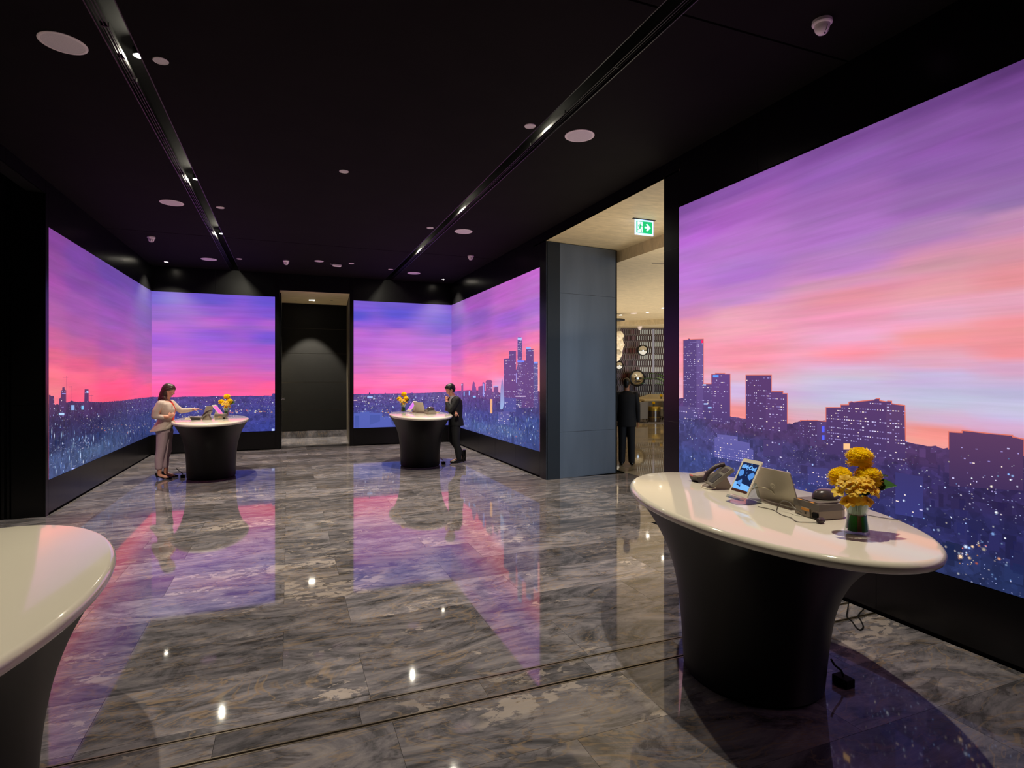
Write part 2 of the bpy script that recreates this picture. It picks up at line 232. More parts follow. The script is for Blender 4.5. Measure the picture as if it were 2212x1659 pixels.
# pictures shown by the video walls: colours and outlines in metres on each wall (along the wall, height)
SCREENS = {
'near_right':{'pl':'x','c':4.25,'s':(-0.52,5.45),'sky':[(5.424,3.795,'7b4a98'),(5.424,3.58,'9a5cb4'),(5.424,3.364,'b26ccb'),(5.424,2.987,'b873cf'),(5.424,2.718,'bf7cc8'),(5.424,2.556,'c880b4'),(5.424,2.421,'ea95ab'),(5.424,2.206,'ef97a6'),(5.424,1.909,'f39aab'),(5.424,1.748,'e7a3be'),(5.424,1.613,'e8a8bb'),(4.48,3.77,'8352a0'),(4.48,3.537,'a061b5'),(4.48,3.21,'b370c6'),(4.48,2.883,'ad76c8'),(4.48,2.649,'be82c4'),(4.48,2.462,'e59bb4'),(4.48,2.275,'ea9bb0'),(4.48,2.088,'f096a6'),(4.48,1.948,'ee94a2'),(4.48,1.855,'e0a8c0'),(4.48,1.715,'cdb4dc'),(4.48,1.434,'ee8f8d'),(3.267,3.804,'74468f'),(3.267,3.579,'905aae'),(3.267,3.279,'a066b6'),(3.267,3.017,'a970be'),(3.267,2.754,'b27bbd'),(3.267,2.604,'cf8cb0'),(3.267,2.491,'e2929f'),(3.267,2.341,'e49bb0'),(3.267,2.154,'dda4be'),(3.267,2.023,'ee8f9a'),(3.267,1.91,'d2b0cc'),(3.267,1.779,'c6b9dc'),(3.267,1.647,'c4bce0'),(3.267,1.516,'d5a8b8'),(2.6,3.8,'663f80'),(2.6,3.606,'8554a0'),(2.6,3.346,'8c5aa8'),(2.6,3.086,'9363a8'),(2.6,2.859,'b07cb5'),(2.6,2.665,'cd8aa5'),(2.6,2.47,'e29aa6'),(2.6,2.275,'dfa6bd'),(2.6,2.113,'ec9398'),(2.6,1.951,'dba4b8'),(2.6,1.853,'c4b5d9'),(2.6,1.691,'bfb9dc'),(2.6,1.561,'cdb0cc'),(2.6,1.448,'ee9288'),(2.127,3.816,'55336c'),(2.127,3.671,'6e4488'),(2.127,3.44,'80529a'),(2.127,3.21,'8a5ca4'),(2.127,2.979,'8f68a6'),(2.127,2.805,'c08ab0'),(2.127,2.632,'d08c9f'),(2.127,2.459,'de8a94'),(2.127,2.315,'dca0b4'),(2.127,2.17,'e89096'),(2.127,1.997,'e88e94'),(2.127,1.882,'d0a5c0'),(2.127,1.737,'bdb4da'),(2.127,1.593,'c0b5d8'),(2.127,1.478,'d0a6c4')],'city':[(5.424,1.532,'5a3f78'),(5.424,1.263,'46467f'),(5.424,0.832,'3d4a88'),(4.48,1.341,'553d70'),(4.48,1.154,'44427c'),(4.48,0.874,'3e4687'),(3.909,1.346,'50396c'),(3.909,1.134,'423a70'),(3.909,0.795,'373c7c'),(3.267,1.291,'4c3666'),(3.267,1.103,'3e3468'),(2.823,1.307,'553a6c'),(2.823,1.102,'3b3066'),(2.823,0.795,'2e2f66'),(2.397,1.328,'4a3360'),(2.397,1.08,'33295a'),(2.397,0.802,'29295c'),(2.397,0.555,'27315f'),(2.127,1.362,'4a3360'),(2.127,1.131,'34295a'),(2.127,0.785,'28275a'),(2.127,0.525,'23305e')],'line':[(5.449,1.58),(5.374,1.588),(5.029,1.509),(4.622,1.425),(4.406,1.416),(3.909,1.409),(3.827,1.411),(3.822,1.422),(3.758,1.438),(3.685,1.455),(3.523,1.457),(3.496,1.457),(2.837,1.364),(2.82,1.359),(2.725,1.346),(2.63,1.343),(2.54,1.338),(2.11,1.35)],'b':[([(5.036,1.371),(5.031,1.754),(4.899,1.756),(4.897,1.381)],'5c4480','4a3b75',4,0.25,1),([(5.369,1.347),(5.369,2.255),(5.285,2.254),(5.277,2.267),(5.253,2.265),(5.253,2.255),(5.182,2.253),(5.031,2.247),(5.031,1.372)],'5a4580','4c3c74',10,0.3,1),([(5.143,1.364),(5.143,2.248),(5.031,2.245),(5.031,1.372)],'6f5896','5a4684',0,0,0),([(4.901,1.331),(4.901,1.86),(4.84,1.86),(4.84,1.87),(4.702,1.869),(4.702,1.862),(4.627,1.862),(4.625,1.353)],'664485','4e3b74',8,0.28,1),([(4.406,1.324),(4.406,1.851),(4.088,1.851),(4.088,1.351)],'5b3a70','50386c',9,0.22,1),([(4.152,1.324),(4.152,1.695),(3.954,1.7),(3.954,1.679),(3.906,1.681),(3.906,1.346)],'603f78','543a70',7,0.25,1),([(3.758,1.297),(3.758,1.446),(3.589,1.459),(3.587,1.315)],'523666','4a3568',6,0.25,1),([(3.589,1.295),(3.589,1.45),(3.496,1.457),(3.496,1.304)],'5a3f74','4d3a72',0,0.2,1),([(3.498,1.206),(3.498,1.575),(3.36,1.582),(3.36,1.604),(3.288,1.608),(3.287,1.628),(3.259,1.635),(3.247,1.631),(3.163,1.644),(3.072,1.657),(3.072,1.666),(3.035,1.668),(3.035,1.653),(2.98,1.645),(2.98,1.652),(2.941,1.652),(2.941,1.633),(2.843,1.624),(2.835,1.237),(3.496,1.187)],'5a3a6e','453468',22,0.42,1),([(2.98,1.27),(2.98,1.638),(2.941,1.629),(2.843,1.622),(2.835,1.271)],'61416f','4c366a',0,0,0),([(2.537,1.086),(2.537,1.457),(2.453,1.459),(2.451,1.474),(2.303,1.469),(2.172,1.469),(2.169,1.46),(2.11,1.451),(2.11,1.134)],'5c3a62','3e2d5a',16,0.12,1),([(4.854,0.988),(4.854,1.186),(4.812,1.195),(4.812,1.225),(4.662,1.23),(4.518,1.229),(4.518,1.187),(4.357,1.182),(4.351,1.123),(4.309,1.119),(4.309,0.973)],'6660a6','5355a0',14,0.5,0),([(5.449,1.342),(5.449,1.493),(5.12,1.494),(5.12,1.365)],'5c4c86','4c4782',6,0.25,0),([(3.685,0.898),(3.685,1.048),(3.478,1.064),(3.478,0.915)],'453f7c','3d3f82',8,0.2,0),([(2.909,0.809),(2.909,1.123),(2.709,1.121),(2.709,0.822)],'3a3570','36387c',5,0.12,0),([(4.181,1.077),(4.181,1.232),(3.961,1.247),(3.961,1.106)],'4b3a70','443a72',5,0.15,0)],'lamps':[([(5.424,1.209),(4.743,1.27),(4.743,0.929),(5.424,0.832)],38,0.006,0.011,0),([(4.743,1.002),(3.614,1.151),(3.614,0.79),(4.743,0.564)],40,0.006,0.012,0),([(4.609,1.354),(3.478,1.443),(3.478,1.208),(4.609,1.068)],45,0.005,0.009,0),([(3.227,1.147),(2.11,1.307),(2.11,0.847),(3.227,0.551)],60,0.006,0.013,0),([(3.035,0.745),(2.11,0.962),(2.11,0.517),(3.035,0.191)],75,0.007,0.017,0),([(2.823,1.341),(2.11,1.422),(2.11,1.134),(2.823,1.0)],34,0.005,0.009,0),([(4.238,0.822),(3.568,0.939),(3.568,0.799),(4.238,0.665)],26,0.006,0.012,1),([(2.481,0.717),(2.238,0.783),(2.238,0.62),(2.481,0.544)],22,0.008,0.018,1)],'tri':[([(4.152,1.408),(4.124,1.581),(4.091,1.412)],'d8e8ff')],'quads':[([(3.541,1.418),(3.514,1.421),(3.514,1.366),(3.541,1.363)],'5a62ff'),([(3.537,1.34),(3.514,1.342),(3.514,1.302),(3.537,1.3)],'5a68ff'),([(3.337,1.291),(3.279,1.297),(3.279,1.248),(3.337,1.241)],'ffc890'),([(4.876,1.855),(4.791,1.855),(4.791,1.83),(4.876,1.83)],'60a0ff'),([(5.059,2.238),(5.036,2.237),(5.036,2.207),(5.059,2.208)],'ff2060'),([(5.029,1.753),(4.984,1.754),(4.984,1.739),(5.029,1.738)],'a0c8ff'),([(5.021,1.545),(4.955,1.548),(4.955,1.533),(5.021,1.53)],'b0c8ff'),([(4.955,1.508),(4.897,1.511),(4.897,1.496),(4.955,1.493)],'a0c8ff')]},
'far_right':{'pl':'x','c':4.25,'s':(9.39,15.36),'sky':[(15.287,3.729,'7e4fa8'),(15.287,3.279,'6f4bac'),(15.287,2.764,'9657b0'),(15.287,2.313,'b660ae'),(15.287,1.992,'d769a4'),(15.287,1.67,'ee6a9c'),(15.287,1.425,'f05a90'),(13.083,3.653,'9e54b0'),(13.083,3.205,'8a56b4'),(13.083,2.869,'a159b2'),(13.083,2.533,'c462a8'),(13.083,2.253,'e56a9c'),(13.083,1.973,'f57a9e'),(13.083,1.693,'f86c98'),(10.922,3.724,'b562bd'),(10.922,3.389,'b766bf'),(10.922,3.007,'9b62c4'),(10.922,2.72,'b064bc'),(10.922,2.481,'d96ca6'),(10.922,2.242,'f47292'),(10.922,1.955,'f77a93'),(10.922,1.668,'d89ac8'),(9.454,3.801,'bd68c6'),(9.454,3.463,'bb6bc8'),(9.454,3.125,'aa6ccc'),(9.454,2.787,'bb70c8'),(9.454,2.576,'e27cac'),(9.454,2.281,'f58098'),(9.454,1.943,'fa8e96'),(9.454,1.605,'f8a0a8')],'city':[(15.145,1.352,'70509c'),(15.145,0.969,'5a4f9e'),(15.145,0.586,'5c62b0'),(12.73,1.424,'74458a'),(12.73,1.205,'564690'),(12.73,0.877,'4c4f9e'),(12.73,0.604,'586cb0'),(12.73,0.462,'4a549c'),(10.922,1.477,'6c4080'),(10.922,1.19,'484088'),(10.922,0.904,'44509a'),(10.922,0.665,'5a70b0'),(10.922,0.521,'40509a'),(9.454,1.521,'6a3f78'),(9.454,1.267,'484486'),(9.454,0.929,'42549c'),(9.454,0.676,'44569c'),(9.454,0.507,'3c4c90')],'line':[(15.383,1.39),(14.688,1.428),(13.844,1.473),(13.156,1.49),(12.594,1.493),(11.948,1.488),(11.415,1.473),(10.922,1.477),(9.393,1.556)],'b':[([(14.395,1.399),(14.395,1.631),(14.213,1.645),(14.213,1.404)],'7a4a88','70508e',2,0.1,0),([(13.492,1.424),(13.424,1.632),(13.379,1.679),(13.322,1.702),(13.237,1.669),(13.23,1.59),(13.141,1.569),(13.101,1.435)],'74448a','6a4a90',3,0.15,0),([(12.961,1.361),(12.961,1.583),(12.799,1.597),(12.607,1.612),(12.607,1.373)],'70457f','60468a',4,0.15,0),([(12.651,1.339),(12.651,1.676),(12.594,1.698),(12.48,1.678),(12.46,1.346)],'74559a','5c5098',2,0.4,0),([(12.41,1.326),(12.41,1.711),(12.344,1.744),(12.025,1.746),(11.96,1.715),(11.96,1.343)],'78487e','5c4488',7,0.2,0),([(11.865,1.347),(11.865,1.61),(11.573,1.615),(11.559,1.358)],'70447c','564488',5,0.2,0),([(10.714,1.201),(10.882,1.307),(11.232,1.292),(11.232,2.203),(10.922,2.204),(10.922,2.347),(10.817,2.352),(10.538,2.341),(10.538,1.21)],'5f4180','603f80',8,0.22,0),([(10.457,1.215),(10.457,2.55),(10.44,2.613),(10.272,2.602),(10.224,2.536),(10.224,1.227)],'564a8a','5c4488',5,0.5,0),([(10.538,1.21),(10.538,1.952),(10.391,2.143),(10.028,2.134),(10.028,1.237)],'5f4480','5c3f80',8,0.25,0),([(10.028,1.237),(10.023,2.352),(9.664,2.337),(9.664,1.256)],'614482','5c3f7c',8,0.2,0),([(9.664,1.256),(9.664,2.103),(9.467,2.099),(9.467,1.267)],'5a5a96','504684',5,0.5,0),([(11.246,1.075),(11.246,1.389),(10.538,1.396),(10.538,1.118)],'504c98','4a5098',6,0.1,0),([(10.538,1.071),(10.538,1.377),(10.248,1.389),(10.248,1.09)],'3e3874','3c4080',3,0.1,0),([(11.588,0.803),(11.588,1.055),(10.895,1.115),(10.895,0.829)],'5a549a','505aa0',9,0.2,0),([(11.449,1.123),(11.429,1.542),(11.358,1.721),(11.33,1.796),(11.288,1.722),(11.218,1.547),(11.196,1.254),(11.302,1.131)],'8a70b0','98b4e4',0,0,0)],'lamps':[([(15.239,1.349),(9.517,1.519),(9.517,1.052),(15.239,0.644)],150,0.01,0.02,0),([(14.913,0.818),(12.072,0.995),(12.072,0.504),(14.913,0.226)],110,0.012,0.034,2),([(12.072,0.869),(9.454,1.056),(9.454,0.676),(12.072,0.4)],90,0.012,0.034,2),([(12.394,0.633),(9.454,0.887),(9.454,0.541),(12.394,0.195)],26,0.012,0.034,1),([(15.145,0.459),(10.922,0.808),(10.922,0.569),(15.145,0.14)],130,0.01,0.022,3)],'tri':[],'quads':[([(12.107,1.317),(11.948,1.323),(11.948,1.002),(12.107,0.992)],'f0b080'),([(10.445,2.604),(10.239,2.591),(10.239,2.537),(10.445,2.549)],'b0c8ff'),([(10.016,2.391),(9.794,2.381),(9.794,2.346),(10.016,2.356)],'90b4ff'),([(10.464,2.145),(10.108,2.136),(10.108,2.109),(10.464,2.117)],'7088ff'),([(9.926,2.325),(9.772,2.319),(9.772,2.302),(9.926,2.308)],'90b4ff'),([(9.643,2.103),(9.475,2.1),(9.475,2.07),(9.643,2.073)],'7c9cff'),([(10.528,1.896),(10.494,1.896),(10.494,1.702),(10.528,1.702)],'b0a8f8'),([(10.563,1.441),(10.039,1.459),(10.039,1.441),(10.563,1.423)],'e8d0f0'),([(13.379,1.347),(13.156,1.355),(13.156,1.314),(13.379,1.306)],'90c8ff'),([(14.171,1.429),(14.088,1.431),(14.088,1.324),(14.171,1.321)],'80b8ff'),([(13.725,1.453),(13.627,1.455),(13.627,1.351),(13.725,1.348)],'90b0ff'),([(12.577,1.655),(12.526,1.656),(12.526,1.376),(12.577,1.374)],'a0a8f8'),([(11.887,1.619),(11.588,1.625),(11.588,1.61),(11.887,1.605)],'a8b8ff'),([(14.387,1.618),(14.306,1.62),(14.306,1.589),(14.387,1.588)],'b8c8ff')]},
'left':{'pl':'x','c':-2.95,'s':(9.25,15.36),'sky':[(9.298,3.738,'7d4190'),(9.298,3.399,'8a4596'),(9.298,3.029,'9c4e9e'),(9.298,2.658,'ab58a0'),(9.298,2.35,'c25c90'),(9.298,2.103,'d86080'),(9.298,1.856,'f06c80'),(9.298,1.609,'f07886'),(10.413,3.611,'75439a'),(10.413,3.26,'81489c'),(10.413,2.91,'9450a0'),(10.413,2.559,'a2549c'),(10.413,2.278,'b95a90'),(10.413,1.997,'dc5c80'),(10.413,1.787,'f06280'),(10.413,1.506,'f05c78'),(12.108,3.685,'6a45a0'),(12.108,3.27,'7a489e'),(12.108,2.855,'8e50a2'),(12.108,2.439,'9c5098'),(12.108,2.107,'b45690'),(12.108,1.858,'e0587e'),(12.108,1.609,'f05078'),(12.108,1.443,'f05070'),(15.099,3.658,'5d46a2'),(15.099,3.129,'6b479e'),(15.099,2.601,'8a4f9c'),(15.099,2.072,'a05290'),(15.099,1.755,'c4568a'),(15.099,1.565,'e85680'),(15.099,1.417,'f0527c')],'city':[(9.298,1.424,'3f2c5a'),(9.298,1.116,'2a2858'),(9.298,0.869,'303868'),(9.298,0.684,'4c6094'),(9.298,0.56,'46588c'),(11.071,1.331,'422c60'),(11.071,1.031,'2c2c5e'),(11.071,0.805,'2e3c70'),(11.071,0.617,'506896'),(11.071,0.467,'384a7c'),(15.007,1.23,'4a3c7c'),(15.007,0.863,'383f78'),(15.007,0.548,'2e3c74')],'line':[(9.25,1.47),(9.426,1.449),(9.593,1.447),(9.892,1.459),(10.135,1.476),(10.312,1.447),(10.622,1.434),(10.864,1.431),(11.564,1.388),(12.777,1.365),(13.756,1.363),(15.335,1.35)],'b':[([(9.25,1.304),(9.25,1.592),(9.298,1.591),(9.313,1.578),(9.426,1.574),(9.443,1.448),(9.443,1.291)],'4a2c58','3c2a58',4,0.2,0),([(9.593,1.281),(9.61,1.523),(9.679,1.546),(9.679,1.643),(9.731,1.645),(9.731,1.681),(9.82,1.686),(9.82,1.653),(9.874,1.639),(9.874,1.262)],'50305c','3c2a5c',6,0.15,0),([(10.644,1.21),(10.665,1.569),(10.672,1.634),(10.857,1.629),(10.864,1.563),(10.864,1.195)],'50305c','3c2c5e',4,0.12,0)],'lamps':[([(9.298,1.424),(15.24,1.113),(15.24,0.633),(9.298,1.147)],200,0.01,0.02,0),([(9.298,1.116),(11.071,0.956),(11.071,0.279),(9.298,0.56)],100,0.014,0.036,2),([(10.021,1.084),(13.756,0.761),(13.756,0.379),(10.021,0.815)],80,0.012,0.032,2),([(9.298,0.961),(11.829,0.685),(11.829,0.24),(9.298,0.622)],150,0.01,0.03,3),([(10.622,1.104),(15.24,0.739),(15.24,0.526),(10.622,0.96)],60,0.012,0.026,1),([(12.555,1.427),(15.287,1.325),(15.287,0.982),(12.555,1.15)],120,0.01,0.02,0)],'tri':[],'quads':[([(9.593,1.332),(9.802,1.319),(9.802,1.286),(9.593,1.3)],'b0d8ff'),([(9.713,1.6),(9.856,1.596),(9.856,1.586),(9.713,1.591)],'9898f0'),([(10.753,1.61),(10.841,1.608),(10.841,1.571),(10.753,1.574)],'a8c8ff'),([(9.885,1.843),(9.897,1.843),(9.897,1.459),(9.885,1.46)],'a04870'),([(9.749,1.827),(9.956,1.827),(9.956,1.821),(9.749,1.821)],'a04870'),([(10.097,1.694),(10.108,1.694),(10.108,1.477),(10.097,1.477)],'a04870'),([(9.984,1.689),(10.116,1.687),(10.116,1.68),(9.984,1.683)],'a04870'),([(10.998,1.537),(11.01,1.536),(11.01,1.424),(10.998,1.425)],'a04870'),([(10.864,1.534),(11.094,1.526),(11.094,1.52),(10.864,1.528)],'a04870'),([(10.078,1.417),(10.213,1.411),(10.213,1.335),(10.078,1.343)],'88b0e8'),([(10.517,1.389),(10.622,1.384),(10.622,1.319),(10.517,1.325)],'78c0f0'),([(10.097,0.495),(10.312,0.462),(10.312,0.427),(10.097,0.461)],'a8b8ff')]},  # dimming of the panel at a grazing view is baked into these colours
'back_left':{'pl':'y','c':15.36,'s':(-2.95,-0.3),'sky':[(-2.881,3.695,'6a55c6'),(-2.881,3.264,'8a55c4'),(-2.881,2.994,'b05dc8'),(-2.881,2.67,'9a57cc'),(-2.881,2.346,'bb62c6'),(-2.881,1.969,'cf68c0'),(-2.881,1.731,'f062b0'),(-2.881,1.591,'fa5fa8'),(-2.881,1.408,'fb5f9f'),(-1.68,3.701,'6852c8'),(-1.68,3.366,'8c58c8'),(-1.68,3.143,'b25fc8'),(-1.68,2.809,'8b55cc'),(-1.68,2.53,'9f5acc'),(-1.68,2.251,'b860c4'),(-1.68,1.973,'cb64b8'),(-1.68,1.75,'e0609e'),(-1.68,1.582,'fb5a98'),(-1.68,1.393,'fb5b9a'),(-0.344,3.71,'6250c4'),(-0.344,3.363,'7a52c8'),(-0.344,3.132,'a85cc8'),(-0.344,2.786,'7552cc'),(-0.344,2.439,'a85ac8'),(-0.344,2.093,'bc62c4'),(-0.344,1.804,'d860b0'),(-0.344,1.607,'f85a98'),(-0.344,1.4,'fb6090')],'city':[(-2.881,1.3,'5c4a94'),(-2.881,0.89,'46489a'),(-2.881,0.512,'3c4896'),(-1.68,1.281,'5a4690'),(-1.68,1.025,'4f4a98'),(-1.68,0.858,'42489a'),(-1.68,0.545,'3e479c'),(-0.344,1.284,'54469a'),(-0.344,0.938,'48489a'),(-0.344,0.499,'3c46a0')],'line':[(-2.955,1.349),(-2.741,1.341),(-2.457,1.337),(-2.266,1.345),(-2.073,1.348),(-1.828,1.339),(-1.68,1.354),(-1.481,1.34),(-1.279,1.348),(-0.869,1.349),(-0.661,1.34),(-0.503,1.35),(-0.365,1.342),(-0.36,1.4),(-0.301,1.399)],'b':[],'lamps':[([(-2.927,1.343),(-0.322,1.307),(-0.322,1.053),(-2.927,1.106)],130,0.008,0.017,0),([(-1.38,1.029),(-0.322,1.006),(-0.322,0.914),(-1.38,0.94)],60,0.012,0.026,1),([(-2.927,1.106),(-1.975,1.087),(-1.975,0.81),(-2.927,0.837)],70,0.01,0.022,0),([(-2.927,0.837),(-2.741,0.832),(-2.741,0.453),(-2.927,0.46)],30,0.014,0.03,0)],'tri':[],'quads':[([(-0.376,0.523),(-0.312,0.521),(-0.312,0.463),(-0.376,0.465)],'b8c8ff')]},
'back_right':{'pl':'y','c':15.36,'s':(1.6,4.25),'sky':[(1.65,3.745,'7a58d0'),(1.65,3.381,'5a50cc'),(1.65,3.198,'8a58cc'),(1.65,2.98,'b864cc'),(1.65,2.591,'b566cc'),(1.65,2.227,'c36cc6'),(1.65,1.984,'d470c0'),(1.65,1.801,'f070b4'),(1.65,1.619,'fb6eae'),(1.65,1.413,'fa609c'),(2.763,3.797,'6e55cc'),(2.763,3.485,'5c4fcc'),(2.763,3.235,'7a54c8'),(2.763,2.986,'b868cc'),(2.763,2.611,'bc6ccc'),(2.763,2.237,'cc74cc'),(2.763,1.987,'dc72c0'),(2.763,1.8,'fb76b8'),(2.763,1.613,'fb72b0'),(2.763,1.426,'fa66a4'),(4.15,3.746,'7c58cc'),(4.15,3.41,'6852c8'),(4.15,3.127,'7656c8'),(4.15,2.83,'b068cc'),(4.15,2.508,'c070cc'),(4.15,2.25,'cc74c8'),(4.15,1.992,'ec78c0'),(4.15,1.734,'fb7cb8'),(4.15,1.45,'fa70a8')],'city':[(1.65,1.279,'684f98'),(1.65,1.012,'524a9c'),(1.65,0.769,'505cb0'),(1.65,0.502,'505cb4'),(2.763,1.263,'68529c'),(2.763,0.989,'5650a0'),(2.763,0.552,'5260b4'),(4.15,1.321,'705ca4'),(4.15,0.96,'5c52a4'),(4.15,0.509,'5458ac')],'line':[(1.591,1.359),(1.994,1.36),(2.0,1.409),(2.018,1.409),(2.024,1.36),(2.405,1.361),(2.412,1.417),(2.43,1.363),(3.114,1.365),(3.139,1.384),(3.177,1.365),(3.458,1.368),(3.782,1.377),(4.23,1.391)],'b':[([(1.603,0.406),(1.603,0.855),(1.768,0.851),(1.78,0.899),(2.006,0.894),(2.006,0.857),(2.344,0.849),(2.344,0.75),(2.553,0.745),(2.614,0.42)],'5562b6','525eb6',0,0,0),([(1.626,0.466),(1.626,0.794),(1.744,0.791),(1.744,0.462)],'4454a4','4a58ac',0,0,0),([(2.018,0.538),(2.018,0.808),(2.284,0.801),(2.284,0.629)],'4a58a8','4a58a8',0,0,0)],'lamps':[([(1.626,1.364),(4.177,1.334),(4.177,1.089),(1.626,1.134)],210,0.008,0.018,0),([(1.626,1.194),(2.639,1.178),(2.639,0.842),(1.626,0.867)],70,0.01,0.026,0),([(2.763,1.213),(4.23,1.191),(4.23,0.7),(2.763,0.739)],80,0.009,0.02,0),([(1.673,1.315),(2.175,1.309),(2.175,1.222),(1.673,1.23)],30,0.012,0.026,0),([(2.344,0.997),(2.59,0.992),(2.59,0.682),(2.344,0.689)],9,0.02,0.036,1)],'tri':[],'quads':[([(1.952,1.299),(2.09,1.297),(2.09,1.248),(1.952,1.25)],'a8c0ff'),([(1.603,1.207),(1.697,1.205),(1.697,1.187),(1.603,1.189)],'ffd0d8'),([(2.553,1.229),(2.583,1.229),(2.583,1.191),(2.553,1.192)],'ff8ab0')]}}

# ---------------------------------------------------------------- floor
XL, XR, YB, ZC = -2.95, 4.25, 15.36, 4.41
floor = struct(boxo('floor', -7, 6.1, -4.2, 18.3, -.12, -.025, M_matte))
def clipx(y0, y1):
    ym = (y0+y1)/2
    lo, hi = XL, XR
    if 5.74 < y0 and y1 < 9.2: hi = 6.0; lo = -4.6
    if y0 > YB-.02: lo, hi = -.19, 1.66
    return lo, hi
rng = random.Random(4)
BLOT = [(.7, 2.8), (-.9, 2.8), (3.4, 2.8), (1.1, 5.2), (2.4, 6.3), (-.5, 5.75), (.3, 5.2), (-.5, 7.8)]     # slabs full of pale fossils
def tile(x0, x1, y0, y1):
    g = .0009; bm = bmesh.new(); z = rng.uniform(-.0004, 0)
    cx, cy = (x0+x1)/2, (y0+y1)/2
    box(bm, x0-cx+g, x1-cx-g, y0-cy+g, y1-cy-g, -.025, z); o = obj('tile', bm, M_marble2 if any(x0 < px < x1 and y0 < py < y1 for px, py in BLOT) else M_marble, floor); o.location = (cx, cy, 0); return o
def row(y0, y1, off, step=1.41):
    lo, hi = clipx(y0, y1); x = off-step*8
    while x < hi:
        a, c = max(x, lo), min(x+step, hi)
        if c-a > .03: tile(a, c, y0, y1)
        x += step
k = 0; y = 3.36
row(3.305, 3.36, .44)
while y < YB-.3:
    row(y, min(y+.53, YB), .44 if k % 2 == 0 else -.03); y += .53; k += 1
row(YB, 15.9, .44); row(15.9, 16.45, -.03); row(16.45, 17.0, .44); row(17.0, 17.55, -.03); row(17.55, 17.9, .44)
row(3.09, 3.275, -.345, .71)
y = 3.055; k = 0
while y > -1.2:
    row(y-.49, y, 1.37 if k % 2 else 1.93); y -= .49; k += 1
row(-4.0, y, 1.37)
for y0, y1 in ((3.275, 3.305), (3.055, 3.09)):       # paired metal inlays with a dark groove between them
    for a, b_ in ((y0, y0+.010), (y1-.010, y1)): boxo('metal_inlay', XL, XR, a, b_, -.02, .0006, M_strip, floor)
lf = struct(boxo('floor', 6.0, 24, -4, 28, -.12, 0.0, M_lobbyfloor)); lf.name = 'floor_lobby'

# ---------------------------------------------------------------- ceiling with two service slots
ceiling = struct(boxo('ceiling', -4.8, 6.0, -4.2, YB+.2, 4.62, 4.75, M_matte))
for x0, x1 in ((-4.8, -1.30), (-1.10, 2.40), (2.60, 5.86)):
    for y0, y1 in ((-4.2, 3.29), (3.31, 11.74), (11.76, YB+.1)):
        boxo('ceiling_panel', x0, x1, y0, y1, ZC, ZC+.025, M_ceil, ceiling)
for sx, inner in ((-1.30, 1), (2.40, -1)):
    xo = sx if inner == 1 else sx+.2; xi = sx+.2 if inner == 1 else sx     # outer and inner long side
    for xx in (xo-.004, xi-.004): boxo('slot_side', xx, xx+.008, -4.0, YB, ZC-.001, ZC+.2, M_slotside, ceiling)
    for k in range(3):                                 # linear air diffuser along the outer side
        xa = xo+inner*(.018+.022*k); boxo('diffuser_blade', xa-.003, xa+.003, -4.0, YB, ZC+.02, ZC+.05, M_slat, ceiling)
    for y in (4.1, 5.0, 5.45, 5.85, 7.2, 8.3, 8.75, 10.2, 11.4, 11.9, 13.6):
        a, b_ = sorted((xo+inner*.012, xo+inner*.068)); boxo('diffuser_bridge', a, b_, y, y+.008, ZC+.018, ZC+.052, M_slat, ceiling)
# spotlights recessed in the slots
def slot_light(x, y, label, power, tgt, group='spotlights recessed in the ceiling slots'):
    t = thing('spotlight', label, 'light', (x, y, ZC+.11), 0, group)
    bm = bmesh.new(); lathe(bm, [(.040, .0), (.046, .0), (.046, .06), (.02, .075)], 20, cap=False); obj('housing', bm, M_blackgloss, t, True)
    bm = bmesh.new(); lathe(bm, [(.001, .002), (.041, .002), (.041, .008)], 20); obj('lens', bm, M_lens, t)
    l = bpy.data.lights.new('spot_lamp', 'SPOT'); l.energy = power; l.spot_size = math.radians(98); l.spot_blend = .7; l.shadow_soft_size = .025; l.color = (1., .89, .70)
    o = bpy.data.objects.new('spot_lamp', l); C.objects.link(o); o.parent = t; o.location = (0, 0, -.008)
    o.rotation_euler = (Vector(tgt)-Vector((x, y, ZC+.11))).to_track_quat('-Z', 'Y').to_euler()
    l = bpy.data.lights.new('spill_lamp', 'POINT'); l.energy = 13; l.shadow_soft_size = .02; l.color = (1., .93, .75)
    o = bpy.data.objects.new('spill_lamp', l); C.objects.link(o); o.parent = t; o.location = (0, 0, -.03)
    return t
nm = ['above the near table', 'nearest one in view', 'second in view', 'farthest one']
for i, y in enumerate((2.36, 5.56, 8.76, 11.96)):
    slot_light(-1.16, y, 'bright round spotlight in the left ceiling slot, '+nm[i], (310, 430, 800, 640)[i], (-1.24, y+.05, 0))
    slot_light(2.452, y, 'round spotlight hidden in the right ceiling slot, '+nm[i], (385, 450, 800, 640)[i], (2.54, y+.05, 0))
def washer(x, y, label):
    t = thing('downlight', label, 'light', (x, y, ZC))
    bm = bmesh.new(); lathe(bm, [(.036, 0), (.05, -.001), (.05, -.004), (.034, -.006), (.034, -.002)], 24, cap=False); obj('trim_ring', bm, M_white, t, True)
    bm = bmesh.new(); lathe(bm, [(.001, -.004), (.036, -.004), (.036, -.001)], 24); obj('lens', bm, M_lens, t)
    l = bpy.data.lights.new('washer_lamp', 'SPOT'); l.energy = 900; l.spot_size = math.radians(110); l.spot_blend = .8; l.shadow_soft_size = .03; l.color = (1., .9, .72)
    o = bpy.data.objects.new('washer_lamp', l); C.objects.link(o); o.parent = t; o.location = (0, 0, -.012)
washer(-2.55, 14.75, 'small lit downlight in the ceiling corner above the left back screen')
washer(3.85, 14.75, 'small lit downlight in the ceiling corner above the right back screen')

